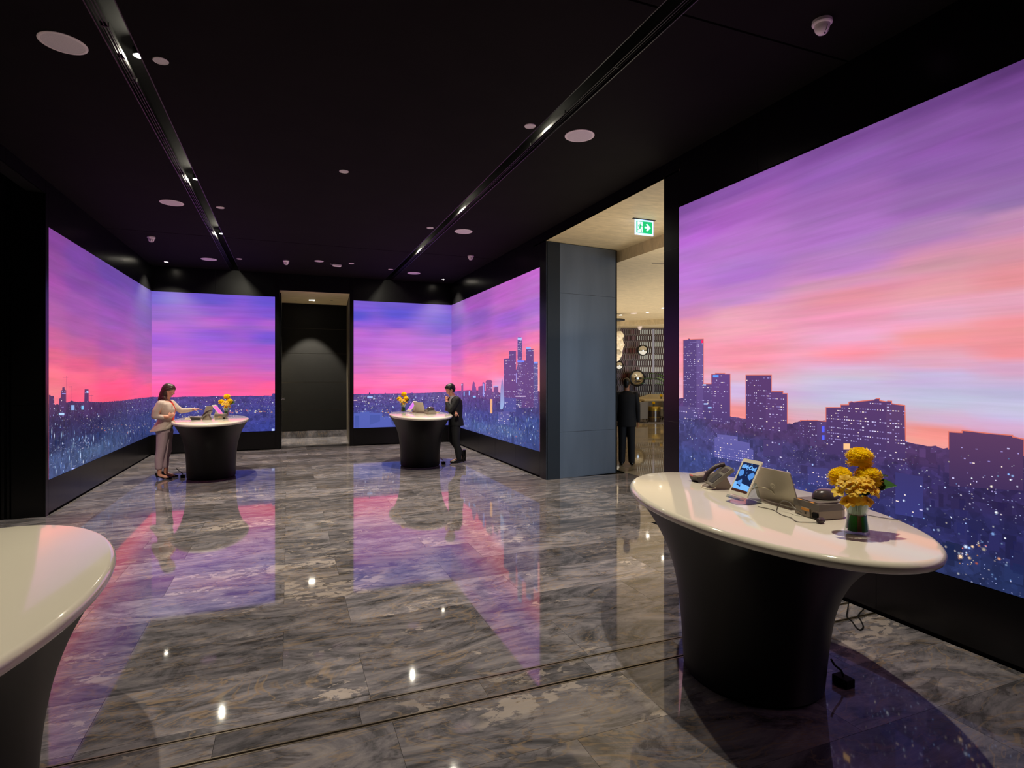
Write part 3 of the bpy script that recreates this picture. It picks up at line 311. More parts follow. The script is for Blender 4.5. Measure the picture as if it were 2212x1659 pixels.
# ---------------------------------------------------------------- ceiling devices
def disc(x, y, r, name, label, cat, group=None):
    t = thing(name, label, cat, (x, y, ZC), 0, group)
    bm = bmesh.new(); lathe(bm, [(r*.86, 0), (r, 0), (r, -.004), (r*.93, -.008), (r*.86, -.006)], 40, cap=False); obj('rim', bm, M_white, t, True)
    bm = bmesh.new(); lathe(bm, [(r*.88, -.001), (r*.88, -.005), (.001, -.006)], 40); obj('grille', bm, M_white2, t)
    return t
M_white2 = grain(pbr('speaker_cloth', 'e8dde4', .7), (200, 200, 200), .15)
SP = [(-1.612, 5.336, 'nearest on the left'), (-1.602, 9.68, 'middle one on the left'), (-1.622, 14.08, 'farthest on the left'),
      (2.896, 5.371, 'nearest on the right'), (2.902, 9.70, 'middle one on the right'), (2.931, 14.11, 'farthest on the right')]
for x, y, s in SP: disc(x, y, .158, 'ceiling_speaker', 'large round white speaker grille in black ceiling, '+s, 'speaker', 'round ceiling speakers')
SM = [(-.963, 5.342, 'beside the nearest left spotlight'), (-.958, 9.674, 'beside the left slot, midway'), (-.992, 13.78, 'beside the far end of the left slot'),
      (.653, 7.394, 'alone in the middle of the ceiling'), (2.31, 5.348, 'beside the right slot, nearest'), (2.292, 9.673, 'beside the right slot, midway'), (2.308, 13.82, 'beside the far end of the right slot'),
      (1.348, 13.41, 'right of the emergency lamp')]
for x, y, s in SM: disc(x, y, .058, 'sprinkler_cover', 'small round white sprinkler cover, '+s, 'sprinkler cover', 'sprinkler cover plates')
disc(.646, 13.406, .10, 'smoke_detector', 'medium round white smoke detector before the back doorway', 'detector')
def dome_cam(x, y, rz, label, s=1.):
    t = thing('dome_camera', label, 'security camera', (x, y, ZC), rz, 'white dome cameras')
    bm = bmesh.new(); lathe(bm, [(.066*s, 0), (.068*s, -.022*s), (.062*s, -.03*s), (.05*s, -.032*s)], 28); obj('mount', bm, M_white, t, True)
    bm = bmesh.new(); lathe(bm, [(.052*s, -.03*s), (.052*s, -.05*s), (.046*s, -.072*s), (.03*s, -.092*s), (.003, -.10*s)], 28); obj('dome', bm, M_white, t, True)
    bm = bmesh.new()                                    # dark slit the lens looks through
    for k in range(8):
        a0, a1 = [(.05+.155*(k+j)) for j in (0, 1)]
        def P(a, th): r = .0535*s; return (r*math.cos(a)*math.sin(th), -r*math.cos(a)*math.cos(th), -.047*s-r*math.sin(a))
        v = [bm.verts.new(P(a0, -.45)), bm.verts.new(P(a0, .45)), bm.verts.new(P(a1, .45)), bm.verts.new(P(a1, -.45))]; bm.faces.new(v)
    obj('window', bm, M_blackgloss, t, True); return t
dome_cam(3.587, 2.989, .2, 'white dome camera nearest the viewer, above the near right screen')
dome_cam(-2.35, 12.2, .3, 'white dome camera above the corner of the left screens')
dome_cam(3.631, 11.6, -.3, 'white dome camera above the far right screen')
dome_cam(-.038, 13.62, 0, 'white dome camera left of the smoke detector, before the back doorway')
t = thing('emergency_lamp', 'white capsule-shaped emergency lamp on the ceiling before the doorway', 'emergency light', (1.047, 13.588, ZC))
bm = bmesh.new(); lathe(bm, [(.001, -.10), (.03, -.09), (.036, -.06), (.036, .06), (.03, .09), (.001, .10)], 16, M=Matrix.Translation((0, 0, -.034)) @ Matrix.Rotation(PI/2, 4, 'Y')); obj('casing', bm, M_white, t, True)
bm = bmesh.new(); tube(bm, curve([(-.1, 0, -.03), (-.14, 0, -.02), (-.145, .02, -.005), (-.12, .03, -.002)]), .004); obj('cable', bm, M_white, t, True)

# ---------------------------------------------------------------- walls clad in black panels
def splits(a, b_, n): return [(a+(b_-a)*i/n+.002, a+(b_-a)*(i+1)/n-.002) for i in range(n)]
def clad_x(wall, xf, sgn, a, b_, z0, z1, n):          # panels on a wall of constant x, face at xf, body behind
    for y0, y1 in splits(a, b_, n):
        xs = sorted((xf, xf+sgn*.018)); boxo('cladding_panel', xs[0], xs[1], y0, y1, z0+.001, z1-.001, M_black, wall)
wr = struct(boxo('wall_right', XR+.018, XR+.2, -4.2, 5.45, 0, 4.62, M_matte))
bm = bmesh.new(); box(bm, XR+.018, XR+.2, 9.34, YB+.2, 0, 4.62); box(bm, XR+.018, XR+.3, 5.45, 9.34, 4.26, 4.62); obj('wall_backing', bm, M_matte, wr)
clad_x(wr, XR, 1, -4.1, -.53, .03, ZC, 3); clad_x(wr, XR, 1, -.52, 5.45, .03, .462, 5); clad_x(wr, XR, 1, -.52, 5.45, 3.828, ZC, 5)
clad_x(wr, XR, 1, 5.45, 5.74, .0, 1.30, 1); clad_x(wr, XR, 1, 5.45, 5.74, 1.30, 3.35, 1); clad_x(wr, XR, 1, 5.45, 5.74, 3.35, ZC, 1)
clad_x(wr, XR, 1, 5.74, 9.12, 4.235, ZC, 3)
clad_x(wr, XR, 1, 9.12, 9.39, 0, 1.2, 1); clad_x(wr, XR, 1, 9.12, 9.39, 1.2, 3.33, 1); clad_x(wr, XR, 1, 9.12, 9.39, 3.33, ZC, 1)
clad_x(wr, XR, 1, 9.39, YB, .03, .462, 5); clad_x(wr, XR, 1, 9.39, YB, 3.812, ZC, 5)
wl = struct(boxo('wall_left', XL-.2, XL-.018, 9.17, YB+.2, 0, 4.62, M_matte))
bm = bmesh.new(); box(bm, XL-.2, XL-.018, -4.2, 5.74, 0, 4.62); box(bm, XL-.2, XL-.018, 5.74, 9.17, 4.24, 4.62); obj('wall_backing', bm, M_matte, wl)
clad_x(wl, XL, -1, 9.15, 9.25, 0, ZC, 1); clad_x(wl, XL, -1, 9.25, YB, .03, .462, 5); clad_x(wl, XL, -1, 9.25, YB, 3.802, ZC, 5)
clad_x(wl, XL, -1, -4.1, -.53, .03, ZC, 3); clad_x(wl, XL, -1, -.52, 5.45, .03, 2.2, 5); clad_x(wl, XL, -1, -.52, 5.45, 2.2, ZC, 5); clad_x(wl, XL, -1, 5.45, 5.74, 0, ZC, 1); clad_x(wl, XL, -1, 5.74, 9.15, 4.235, ZC, 3)
# end of the left wall: black return panels, then a fluted wall
wa = struct(boxo('wall_alcove', -4.8, XL-.2, 9.19, 9.4, 0, 4.62, M_matte))
for z0, z1 in splits(0, 4.40, 3): boxo('cladding_panel', -3.31, XL-.02, 9.155, 9.19, z0, z1, M_black, wa)
bm = bmesh.new()
for k in range(26): box(bm, -3.36-.055*k, -3.33-.055*k, 9.16, 9.19, .01, 4.0)
o = obj('fluted_slats', bm, M_black, wa); o['kind'] = 'stuff'
boxo('lintel', -4.75, -3.315, 8.72, 9.15, 4.03, 4.40, M_black, wa)
struct(boxo('wall_alcove_side', -4.9, -4.7, 5.4, 9.2, 0, 4.62, M_black)); struct(boxo('wall_alcove_front', -4.8, XL-.2, 5.5, 5.74, 0, 4.62, M_black))
struct(boxo('wall_front', -3.2, 4.5, -4.4, -4.2, 0, 4.62, M_black))
# back wall with doorway
wb = struct(boxo('wall_back', XL-.2, -.20, YB+.018, YB+.2, 0, 4.62, M_matte))
bm = bmesh.new(); box(bm, 1.52, XR+.2, YB+.018, YB+.2, 0, 4.62); box(bm, -.20, 1.52, YB+.018, YB+.2, 3.99, 4.62); obj('wall_backing', bm, M_matte, wb)
def clad_y(a, b_, z0, z1, n):
    for x0, x1 in splits(a, b_, n): boxo('cladding_panel', x0, x1, YB, YB+.018, z0+.001, z1-.001, M_black, wb)
clad_y(XL, -.30, .03, .455, 2); clad_y(XL, -.30, 3.805, ZC, 2); clad_y(-.30, -.195, 0, ZC, 1)
clad_y(1.60, XR, .03, .462, 2); clad_y(1.60, XR, 3.805, ZC, 2); clad_y(1.50, 1.60, 0, ZC, 1); clad_y(-.195, 1.50, 3.985, ZC, 2)
# doorway recess
struct(boxo('wall_niche_left', -.42, -.20, YB+.2, 18.1, 0, 4.2, M_wood))
bm = bmesh.new(); prism(bm, [(1.50, YB+.012), (1.52, YB+.012), (1.9, 18.1), (1.66, 17.92)], 0, 3.98); struct(obj('wall_niche_right', bm, pbr('dark_bronze', '4a4236', .45)))
bm = bmesh.new(); prism(bm, [(-.42, YB+.2), (-.20, YB+.2), (-.20, YB+.02), (1.50, YB+.02), (1.9, YB+.2), (1.9, 18.1), (-.42, 18.1)], 3.981, 4.05); struct(obj('ceiling_niche', bm, M_wood))
wn = struct(boxo('wall_niche_back', -.20, 1.70, 17.93, 18.1, 0, 3.98, M_matte))
zz = [.215, .815, 1.65, 2.50, 3.24, 3.975]
for z0, z1 in zip(zz, zz[1:]):
    boxo('cladding_panel', -.195, 1.66, 17.90, 17.93, z0+.004, z1-.004, M_niche, wn)
    boxo('groove_trim', -.195, 1.66, 17.905, 17.925, z1-.004, z1+.004, M_groove, wn)
boxo('skirting', -.195, 1.66, 17.89, 17.93, 0, .205, M_marble, wn)
dr = thing('open_door', 'tall dark door leaf standing open against the left side of the back doorway', 'door', (-.165, YB+.06, 0))
boxo('leaf', -.02, .012, 0, 1.25, .012, 3.93, M_black, dr); 
bm = bmesh.new(); lathe(bm, [(.03, 0), (.03, .012), (.013, .015), (.013, .05), (.024, .055), (.026, .075), (.001, .082)], 16, M=Matrix.Translation((.012, .10, 1.26)) @ Matrix.Rotation(PI/2, 4, 'Y')); obj('handle', bm, M_chrome, dr, True)
t = thing('doorway_lamp', 'flat lit lamp in the pale wooden soffit of the back doorway', 'light', (.63, 17.0, 3.98))
boxo('frame', -.09, .09, -.07, .07, -.006, 0, M_white, t); boxo('diffuser', -.075, .075, -.055, .055, -.009, -.006, M_lens, t)
l = bpy.data.lights.new('doorway_spot', 'SPOT'); l.energy = 1200; l.spot_size = math.radians(62); l.spot_blend = .35; l.shadow_soft_size = .04; l.color = (1., .92, .76)
o = bpy.data.objects.new('doorway_spot', l); C.objects.link(o); o.parent = t; o.location = (0, 0, -.03); o.rotation_euler = (math.radians(12), 0, 0)
for xx, yy in ((.2, 17.2), (1.15, 16.9)): boxo('vent_slot', xx-.035-.63, xx+.035-.63, yy-17.0-.012, yy-17.0+.012, -.003, .001, M_blackgloss, t)
l = bpy.data.lights.new('doorway_glow', 'AREA'); l.energy = 9; l.size = 1.0; l.color = (1., .85, .6)
o = bpy.data.objects.new('doorway_glow', l); C.objects.link(o); o.location = (.65, 16.7, .9); o.rotation_euler = (PI, 0, 0); bpy.data.objects.remove(o)

# opening to the lobby on the right
J0, J1 = Vector((4.25, 9.115)), Vector((5.802, 9.306))
dj = (J1-J0).normalized(); nj = Vector((-dj.y, dj.x))
wj = None
def jp(a, b_, d0, d1): return [tuple(J0+dj*a+nj*d0), tuple(J0+dj*b_+nj*d0), tuple(J0+dj*b_+nj*d1), tuple(J0+dj*a+nj*d1)]
bm = bmesh.new(); prism(bm, jp(.2, 1.545, .022, .35), 0, 4.23); wj = struct(obj('wall_jamb_far', bm, M_matte))
for z0, z1 in ((.0, .83), (.83, 3.33), (3.33, 4.225)):
    bm = bmesh.new(); prism(bm, jp(.286, 1.55, 0, .02), z0+.002, z1-.002); obj('steel_panel', bm, M_steel, wj)
bm = bmesh.new(); prism(bm, jp(.022, .282, -.006, .02), 0, 4.225); obj('frame_strip', bm, M_steeldark, wj)
bm = bmesh.new(); prism(bm, jp(1.552, 1.575, -.01, .35), 0, 4.22); obj('edge_trim', bm, M_blackgloss, wj)
wj2 = struct(boxo('wall_jamb_near', XR+.2, 5.86, 5.45, 5.735, 0, 4.23, M_steeldark))
struct(boxo('ceiling_passage', XR, 5.895, 5.44, 9.65, 4.235, 4.26, M_plaster))
struct(boxo('trim_beam', 5.895, 6.0, 2, 12.0, 4.02, 4.3, M_plaster))
# exit sign hanging in the passage
ex = thing('exit_sign', 'lit green exit sign with running figure and arrow under the passage soffit', 'sign', (5.06, 7.324, 4.235), .0)
boxo('mounting_bar', -.20, .20, -.018, .018, -.012, 0, M_steeldark, ex)
M_signrim = pbr('lit_acrylic_rim', 'bcd4ff', .3, emit='b4ccff', es=1.6); M_green = pbr('lit_green', '00b468', .4, emit='00c878', es=.8); M_signw = pbr('lit_white', 'e8f0ff', .4, emit='dce8ff', es=.95)
boxo('acrylic_panel', -.165, .165, -.006, .006, -.245, -.012, M_signrim, ex)
def flat(name, polys, y, th, mat, par):
    bm = bmesh.new()
    for poly in polys:
        a = [bm.verts.new((x, y, z)) for x, z in poly]; b_ = [bm.verts.new((x, y-th, z)) for x, z in poly]; n = len(poly)
        bm.faces.new(a); bm.faces.new(b_)
        for i in range(n): bm.faces.new((a[i], a[(i+1) % n], b_[(i+1) % n], b_[i]))
    return obj(name, bm, mat, par)
flat('green_field', [[(-.142, -.035), (.142, -.035), (.142, -.215), (-.142, -.215)]], -.006, .002, M_green, ex)
flat('white_door', [[(-.122, -.045), (-.03, -.045), (-.03, -.207), (-.122, -.207)]], -.008, .001, M_signw, ex)
flat('arrow', [[(.005, -.112), (.055, -.112), (.03, -.075), (.055, -.068), (.115, -.125), (.055, -.182), (.03, -.175), (.055, -.138), (.005, -.138)]], -.008, .001, M_signw, ex)
def limb(x0, z0, x1, z1, w_):
    d = Vector((x1-x0, z1-z0)).normalized(); n = Vector((-d.y, d.x))*w_/2
    return [(x0+n.x, z0+n.y), (x1+n.x, z1+n.y), (x1-n.x, z1-n.y), (x0-n.x, z0-n.y)]
flat('running_figure', [[(-.066+.012*math.cos(a*PI/4), -.068+.012*math.sin(a*PI/4)) for a in range(8)], limb(-.068, -.085, -.08, -.13, .024), limb(-.07, -.088, -.1, -.098, .010), limb(-.1, -.098, -.108, -.12, .010),
     limb(-.066, -.09, -.05, -.115, .010), limb(-.05, -.115, -.034, -.112, .010), limb(-.082, -.128, -.062, -.155, .014), limb(-.062, -.155, -.05, -.2, .012), limb(-.08, -.128, -.095, -.16, .013), limb(-.095, -.16, -.124, -.165, .011)], -.0092, .0008, M_green, ex)
# ---------------------------------------------------------------- video walls
def scr_mat(name, es=1.):
    m = bpy.data.materials.new(name); m.use_nodes = True; N, L, b = nodes(m)
    b.inputs['Base Color'].default_value = (.004, .004, .004, 1); b.inputs['Roughness'].default_value = .45; b.inputs['Specular IOR Level'].default_value = .35
    a = N.new('ShaderNodeAttribute'); a.attribute_name = 'Col'; L.new(a.outputs['Color'], b.inputs['Emission Color']); b.inputs['Emission Strength'].default_value = es
    return m
M_pic = scr_mat('picture'); M_city = scr_mat('city_picture'); M_sky = scr_mat('sky_picture', 1.07)
N, L, b = nodes(M_sky)                                  # cloud streaks of the displayed sunset
at = [n for n in N if n.type == 'ATTRIBUTE'][0]
tc = N.new('ShaderNodeAttribute'); tc.attribute_name = 'flow'
mp = N.new('ShaderNodeMapping'); mp.inputs['Scale'].default_value = (.42, 3.6, 1.); mp.inputs['Rotation'].default_value = (0, 0, -.03)
nz = N.new('ShaderNodeTexNoise'); nz.inputs['Scale'].default_value = 1.; nz.inputs['Detail'].default_value = 7; nz.inputs['Roughness'].default_value = .55; nz.inputs['Distortion'].default_value = .5
L.new(tc.outputs['Vector'], mp.inputs[0]); L.new(mp.outputs[0], nz.inputs['Vector'])
r1 = N.new('ShaderNodeMapRange'); r1.inputs[1].default_value = .32; r1.inputs[2].default_value = .68; r1.inputs[3].default_value = .90; r1.inputs[4].default_value = 1.09
L.new(nz.outputs[0], r1.inputs[0])
nz2 = N.new('ShaderNodeTexNoise'); nz2.inputs['Scale'].default_value = 1.; nz2.inputs['Detail'].default_value = 5
mp2 = N.new('ShaderNodeMapping'); mp2.inputs['Scale'].default_value = (.5, 5.2, 1.); mp2.inputs['Location'].default_value = (7, 3, 2); L.new(tc.outputs['Vector'], mp2.inputs[0]); L.new(mp2.outputs[0], nz2.inputs['Vector'])
r2 = N.new('ShaderNodeMapRange'); r2.inputs[1].default_value = .35; r2.inputs[2].default_value = .65; r2.inputs[3].default_value = .90; r2.inputs[4].default_value = 1.10
L.new(nz2.outputs[0], r2.inputs[0])
cb = N.new('ShaderNodeCombineColor'); L.new(r1.outputs[0], cb.inputs[0]); L.new(r2.outputs[0], cb.inputs[1]); L.new(r1.outputs[0], cb.inputs[2])
mx = N.new('ShaderNodeMix'); mx.data_type = 'RGBA'; mx.blend_type = 'MULTIPLY'; mx.inputs[0].default_value = 1.
L.new(at.outputs['Color'], mx.inputs[6]); L.new(cb.outputs[0], mx.inputs[7])
mp3 = N.new('ShaderNodeMapping'); mp3.inputs['Scale'].default_value = (.55, 13., 1.); mp3.inputs['Rotation'].default_value = (0, 0, -.035); L.new(tc.outputs['Vector'], mp3.inputs[0])
nz3 = N.new('ShaderNodeTexNoise'); nz3.inputs['Scale'].default_value = 1.; nz3.inputs['Detail'].default_value = 5; nz3.inputs['Roughness'].default_value = .65; nz3.inputs['Distortion'].default_value = .4; L.new(mp3.outputs[0], nz3.inputs['Vector'])
r3 = N.new('ShaderNodeMapRange'); r3.inputs[1].default_value = .35; r3.inputs[2].default_value = .65; r3.inputs[3].default_value = .93; r3.inputs[4].default_value = 1.07; L.new(nz3.outputs[0], r3.inputs[0])
mx3 = N.new('ShaderNodeMix'); mx3.data_type = 'RGBA'; mx3.blend_type = 'MULTIPLY'; mx3.inputs[0].default_value = 1.; L.new(mx.outputs[2], mx3.inputs[6]); L.new(r3.outputs[0], mx3.inputs[7]); L.new(mx3.outputs[2], b.inputs['Emission Color'])

N, L, b = nodes(M_city)                                 # dense small blocks and sparkling windows of the displayed city
at = [n for n in N if n.type == 'ATTRIBUTE'][0]
fl = N.new('ShaderNodeAttribute'); fl.attribute_name = 'flow'
def vor(sc3, metric='CHEBYCHEV', rnd=1.):
    mp = N.new('ShaderNodeMapping'); mp.inputs['Scale'].default_value = sc3; L.new(fl.outputs['Vector'], mp.inputs[0])
    v = N.new('ShaderNodeTexVoronoi'); v.voronoi_dimensions = '2D'; v.distance = metric; v.inputs['Scale'].default_value = 1.; v.inputs['Randomness'].default_value = rnd; L.new(mp.outputs[0], v.inputs['Vector']); return v
def mr(src, a, b_, c, d):
    m = N.new('ShaderNodeMapRange'); m.inputs[1].default_value = a; m.inputs[2].default_value = b_; m.inputs[3].default_value = c; m.inputs[4].default_value = d; L.new(src, m.inputs[0]); return m.outputs[0]
def mul(a, b_):
    m = N.new('ShaderNodeMath'); m.operation = 'MULTIPLY'; L.new(a, m.inputs[0]); L.new(b_, m.inputs[1]); return m.outputs[0]
def sep(src):
    s_ = N.new('ShaderNodeSeparateColor'); L.new(src, s_.inputs[0]); return s_.outputs
v1 = vor((9, 11, 1)); v2 = vor((26, 34, 1))
blocks = mul(mr(sep(v1.outputs['Color'])[0], 0, 1, .80, 1.22), mr(sep(v2.outputs['Color'])[1], 0, 1, .82, 1.2))
mx = N.new('ShaderNodeMix'); mx.data_type = 'RGBA'; mx.blend_type = 'MULTIPLY'; mx.inputs[0].default_value = 1.
L.new(at.outputs['Color'], mx.inputs[6]); L.new(blocks, mx.inputs[7]); cur = mx.outputs[2]
pn = N.new('ShaderNodeTexNoise'); pn.noise_dimensions = '2D'; pn.inputs['Scale'].default_value = 1.; pn.inputs['Detail'].default_value = 3; mpn = N.new('ShaderNodeMapping'); mpn.inputs['Scale'].default_value = (1.6, 4.5, 1); L.new(fl.outputs['Vector'], mpn.inputs[0]); L.new(mpn.outputs[0], pn.inputs['Vector']); patch = mr(pn.outputs[0], .44, .60, 0, 1)
for sc3, thr, r0, r1, cl in (((46, 62, 1), .84, .14, .24, ('d8d8ff', 'a0b4ff')), ((30, 40, 1), .90, .10, .22, ('ffe8d8', 'c8d4ff'))):
    v = vor(sc3, 'EUCLIDEAN', 1.); s_ = sep(v.outputs['Color']); on = mr(s_[0], thr, thr+.01, 0, 1); dot = mr(v.outputs['Distance'], r0, r1, 1, 0)
    f_ = mul(mul(mul(on, dot), mr(s_[2], 0, 1, .1, .8)), patch); cm = N.new('ShaderNodeMix'); cm.data_type = 'RGBA'; cm.inputs[6].default_value = (*lin(cl[0]), 1); cm.inputs[7].default_value = (*lin(cl[1]), 1); L.new(s_[1], cm.inputs[0])
    m2 = N.new('ShaderNodeMix'); m2.data_type = 'RGBA'; L.new(f_, m2.inputs[0]); L.new(cur, m2.inputs[6]); L.new(cm.outputs[2], m2.inputs[7]); cur = m2.outputs[2]
L.new(cur, b.inputs['Emission Color'])

class Pic:
    """flat coloured shapes on a wall: (s, z) metres along and up the wall, layer by layer in front of it"""
    def __init__(self, cfg): self.pl, self.c = cfg['pl'], cfg['c']; self.v = []; self.f = []; self.col = []; self.sgn = -1 if self.c > 0 else 1
    def pt(self, s, z, d):
        return (self.c+self.sgn*d, s, z) if self.pl == 'x' else (s, self.c-d, z)
    def face(self, pts, cols, d):
        i = len(self.v); self.v += [self.pt(s, z, d) for s, z in pts]; self.col += [(*c, 1) for c in cols]; self.f.append(tuple(range(i, i+len(pts))))
    def build(self, name, mat, parent):
        me = bpy.data.meshes.new(name); me.from_pydata(self.v, [], self.f)
        ca = me.color_attributes.new('Col', 'FLOAT_COLOR', 'POINT'); ca.data.foreach_set('color', [x for c in self.col for x in c])
        fa = me.attributes.new('flow', 'FLOAT_VECTOR', 'POINT')
        k = 1 if self.pl == 'x' else 0
        fa.data.foreach_set('vector', [x for v in self.v for x in (v[k], v[2], 3.3*self.c)])
        return link(name, me, mat, parent)
def idw(samples, s, z, asp):
    W = 0; c = [0, 0, 0]
    for a, h, col in samples:
        d = ((a-s)/asp)**2+(h-z)**2+1e-4; w_ = 1/d**2.2; W += w_
        for i in range(3): c[i] += w_*col[i]
    return tuple(x/W for x in c)
def lerp_line(line, s):
    line = sorted(line)
    if s <= line[0][0]: return line[0][1]
    for (a, za), (b_, zb) in zip(line, line[1:]):
        if a <= s <= b_: return za+(zb-za)*((s-a)/(b_-a) if b_ > a else 0)
    return line[-1][1]
PAL = [['f0f4ff', 'c8d8ff', 'a8c4ff', 'e8e0ff', 'fff0e0', '90b8ff'], ['ffd8b0', 'ffb890', 'fff0d8', 'ff8878', 'd0e0ff'], ['c8dcff', '90b4e8', 'dce8ff', '7898d8', 'a8c8f0'], ['8090c8', 'a0b0e0', '9098c8', 'b8b0d0']]
def video_wall(cfg, label, seed):
    rg = random.Random(seed)
    c = cfg['c']; s0, s1 = cfg['s']; z0, z1 = cfg.get('z', (.465, 3.815)); mid = (s0+s1)/2
    loc = (c, mid, 0) if cfg['pl'] == 'x' else (mid, c, 0)
    t = thing('video_wall', label, 'screen', loc, 0, 'sunset video walls'); inv = Matrix.Translation(Vector(loc)*-1)
    def fin(o): o.matrix_local = inv; return o
    bm = bmesh.new()
    if cfg['pl'] == 'x':
        xs = sorted((c, c+(.016 if c > 0 else -.016))); box(bm, *xs, s0+.001, s1-.001, z0+.001, z1-.001)
    else: box(bm, s0+.003, s1-.003, c, c+.016, z0+.001, z1-.001)
    fin(obj('display_body', bm, M_matte, t))
    sky = [(a, h, lin(k)) for a, h, k in cfg['sky']]; dk = .92 if cfg['s'][0] < 0 < cfg['s'][1] else .74; city = [(a, h, tuple(x*dk for x in lin(k))) for a, h, k in cfg['city']]; line = cfg['line']
    P = Pic(cfg); ns, nz_ = 48, 60; a0, a1 = s0+.0012, s1-.0012
    g = [[(a0+(a1-a0)*i/ns, z0+.002+(z1-z0-.004)*j/nz_) for i in range(ns+1)] for j in range(nz_+1)]
    P.v = [P.pt(s, z, .001) for r in g for s, z in r]; asp = (s1-s0)/1.6
    P.col = [(*idw(sky, s, z, asp), 1) for r in g for s, z in r]
    P.f = [(j*(ns+1)+i, j*(ns+1)+i+1, (j+1)*(ns+1)+i+1, (j+1)*(ns+1)+i) for j in range(nz_) for i in range(ns)]
    fin(P.build('sky_picture', M_sky, t))
    P = Pic(cfg); ns = 220; nz_ = 14                     # land and city below the horizon
    rough_ = [0]*(ns+1)
    for i in range(ns+1): rough_[i] = rg.choice((0, 0, 0, .003, .006, .012))*(1. if cfg['pl'] == 'x' else .6)
    for i in range(ns+1):
        s = a0+(a1-a0)*i/ns; top = lerp_line(line, s)+rough_[i]
        for j in range(nz_+1):
            z = z0+.002+(top-z0-.002)*j/nz_; P.v.append(P.pt(s, z, .002)); cc = idw(city, s, z, asp); m_ = 1+rg.uniform(-.04, .04); P.col.append((*[x*m_ for x in cc], 1))
    P.f = [(i*(nz_+1)+j, (i+1)*(nz_+1)+j, (i+1)*(nz_+1)+j+1, i*(nz_+1)+j+1) for i in range(ns) for j in range(nz_)]
    fin(P.build('city_picture', M_city, t))
    B = Pic(cfg); Wn = Pic(cfg)
    # anonymous low blocks that give the city its texture
    for _ in range(420 if cfg['pl'] == 'x' else 110):
        s = rg.uniform(a0, a1); tz = lerp_line(line, s); z = z0+.02+(tz-z0-.02)*rg.random()**.7; per = .35+.65*(tz-z)/(tz-z0+.001)
        ww, hh = rg.uniform(.03, .13)*per, rg.uniform(.02, .09)*per; base = idw(city, s, z, asp); k_ = rg.choice((.7, .8, .88, 1.14, 1.22))
        if z+hh > tz+.008 or s+ww > a1 or z-hh < z0: continue
        B.face([(s, z-hh), (s+ww, z-hh), (s+ww, z+hh), (s, z+hh)], [tuple(x*k_ for x in base)]*4, .0024)
    d = .003
    for poly, ct, cb_, nwin, prob, rim in cfg['b']:
        hi = max(z for _, z in poly); lo = min(z for _, z in poly); ct, cb_ = lin(ct), lin(cb_)
        poly = [(min(max(s, a0), a1), max(z, z0+.003)) for s, z in poly]
        sm = sum(s for s, _ in poly)/len(poly)
        if rim: B.face([(min(max(s+(.007 if s > sm else -.007), a0), a1), max(z, lerp_line(line, s))+(.007 if z > (hi+lo)/2 else 0)) for s, z in poly], [lin('dd7468')]*len(poly), d-.0003)
        B.face(poly, [tuple(ct[i]*(z-lo)/(hi-lo+1e-6)+cb_[i]*(hi-z)/(hi-lo+1e-6) for i in range(3)) for _, z in poly], d); d += .00008
        if nwin:
            w0, w1 = min(s for s, _ in poly), max(s for s, _ in poly); nwin = int(nwin*1.5); cw = (w1-w0)/nwin; chh = max(cw*1.0, .024); nr = int((hi-lo)/chh)
            pts = sorted(poly)
            for r in range(nr):
                rp = prob*rg.choice((.15, .6, 1., 1.9))
                for q in range(nwin):
                    if rg.random() > rp: continue
                    s = w0+cw*(q+.5); z = lo+chh*(r+.5)
                    inside = False; n = len(poly); j = n-1
                    for i in range(n):
                        (xi, yi), (xj, yj) = poly[i], poly[j]
                        if ((yi > z+.02) != (yj > z+.02)) and s < (xj-xi)*(z+.02-yi)/(yj-yi)+xi: inside = not inside
                        j = i
                    if not inside or z < z0+.02: continue
                    w_ = cw*rg.uniform(.18, .40); h_ = chh*rg.uniform(.12, .2); col = lin(rg.choice(('c8c0f0', 'a898d8', 'e8e0ff', '9080c0', 'ffe8e0', '8878b8')))
                    Wn.face([(s-w_, z-h_), (s+w_, z-h_), (s+w_, z+h_), (s-w_, z+h_)], [col]*4, .0049)
    for poly, col in cfg['tri']: B.face(poly, [lin(col)]*3, .0028)
    for poly, col in cfg['quads']: B.face([(s, max(z, z0+.003)) for s, z in poly], [lin(col)]*4, .0052)
    fin(B.build('building_picture', M_pic, t))
    for corner, n, a, b_, typ in cfg['lamps']:
        for _ in range(n):
            u, v = rg.random(), rg.random()
            p = [(corner[0][i]*(1-u)+corner[1][i]*u)*(1-v)+(corner[3][i]*(1-u)+corner[2][i]*u)*v for i in (0, 1)]
            if p[1] < z0+.03 or p[1] > lerp_line(line, p[0])-.01 or not a0+.05 < p[0] < a1-.05: continue
            r = rg.uniform(a, b_)*rg.choice((.3, .35, .45, .7))*.85; st = {0: (1, 1), 1: (1.1, 1), 2: (.75, rg.choice((1, 1.8, 2.6))), 3: (rg.uniform(1.5, 4), .3)}[typ]
            col = lin(rg.choice(PAL[typ])); dim = rg.choice((.35, .6, 1.)); col = tuple(x*dim for x in col)
            if typ != 3:
                halo = tuple(x*.22+y*.9 for x, y in zip(col, idw(city, p[0], p[1], asp)))
                Wn.face([(p[0]+1.7*r*st[0]*math.cos(k*PI/3), p[1]+1.7*r*st[1]*math.sin(k*PI/3)) for k in range(6)], [halo]*6, .0045+rg.random()*.0003)
            Wn.face([(p[0]+r*st[0]*math.cos(k*PI/3), p[1]+r*st[1]*math.sin(k*PI/3)) for k in range(6)], [tuple(x*1.05 for x in col)]*6, .0054+rg.random()*.0003)
    o = fin(Wn.build('light_picture', M_pic, t)); o['kind'] = 'stuff'
    return t
video_wall(SCREENS['near_right'], 'huge video wall of sunset and office towers behind the near right table', 11)
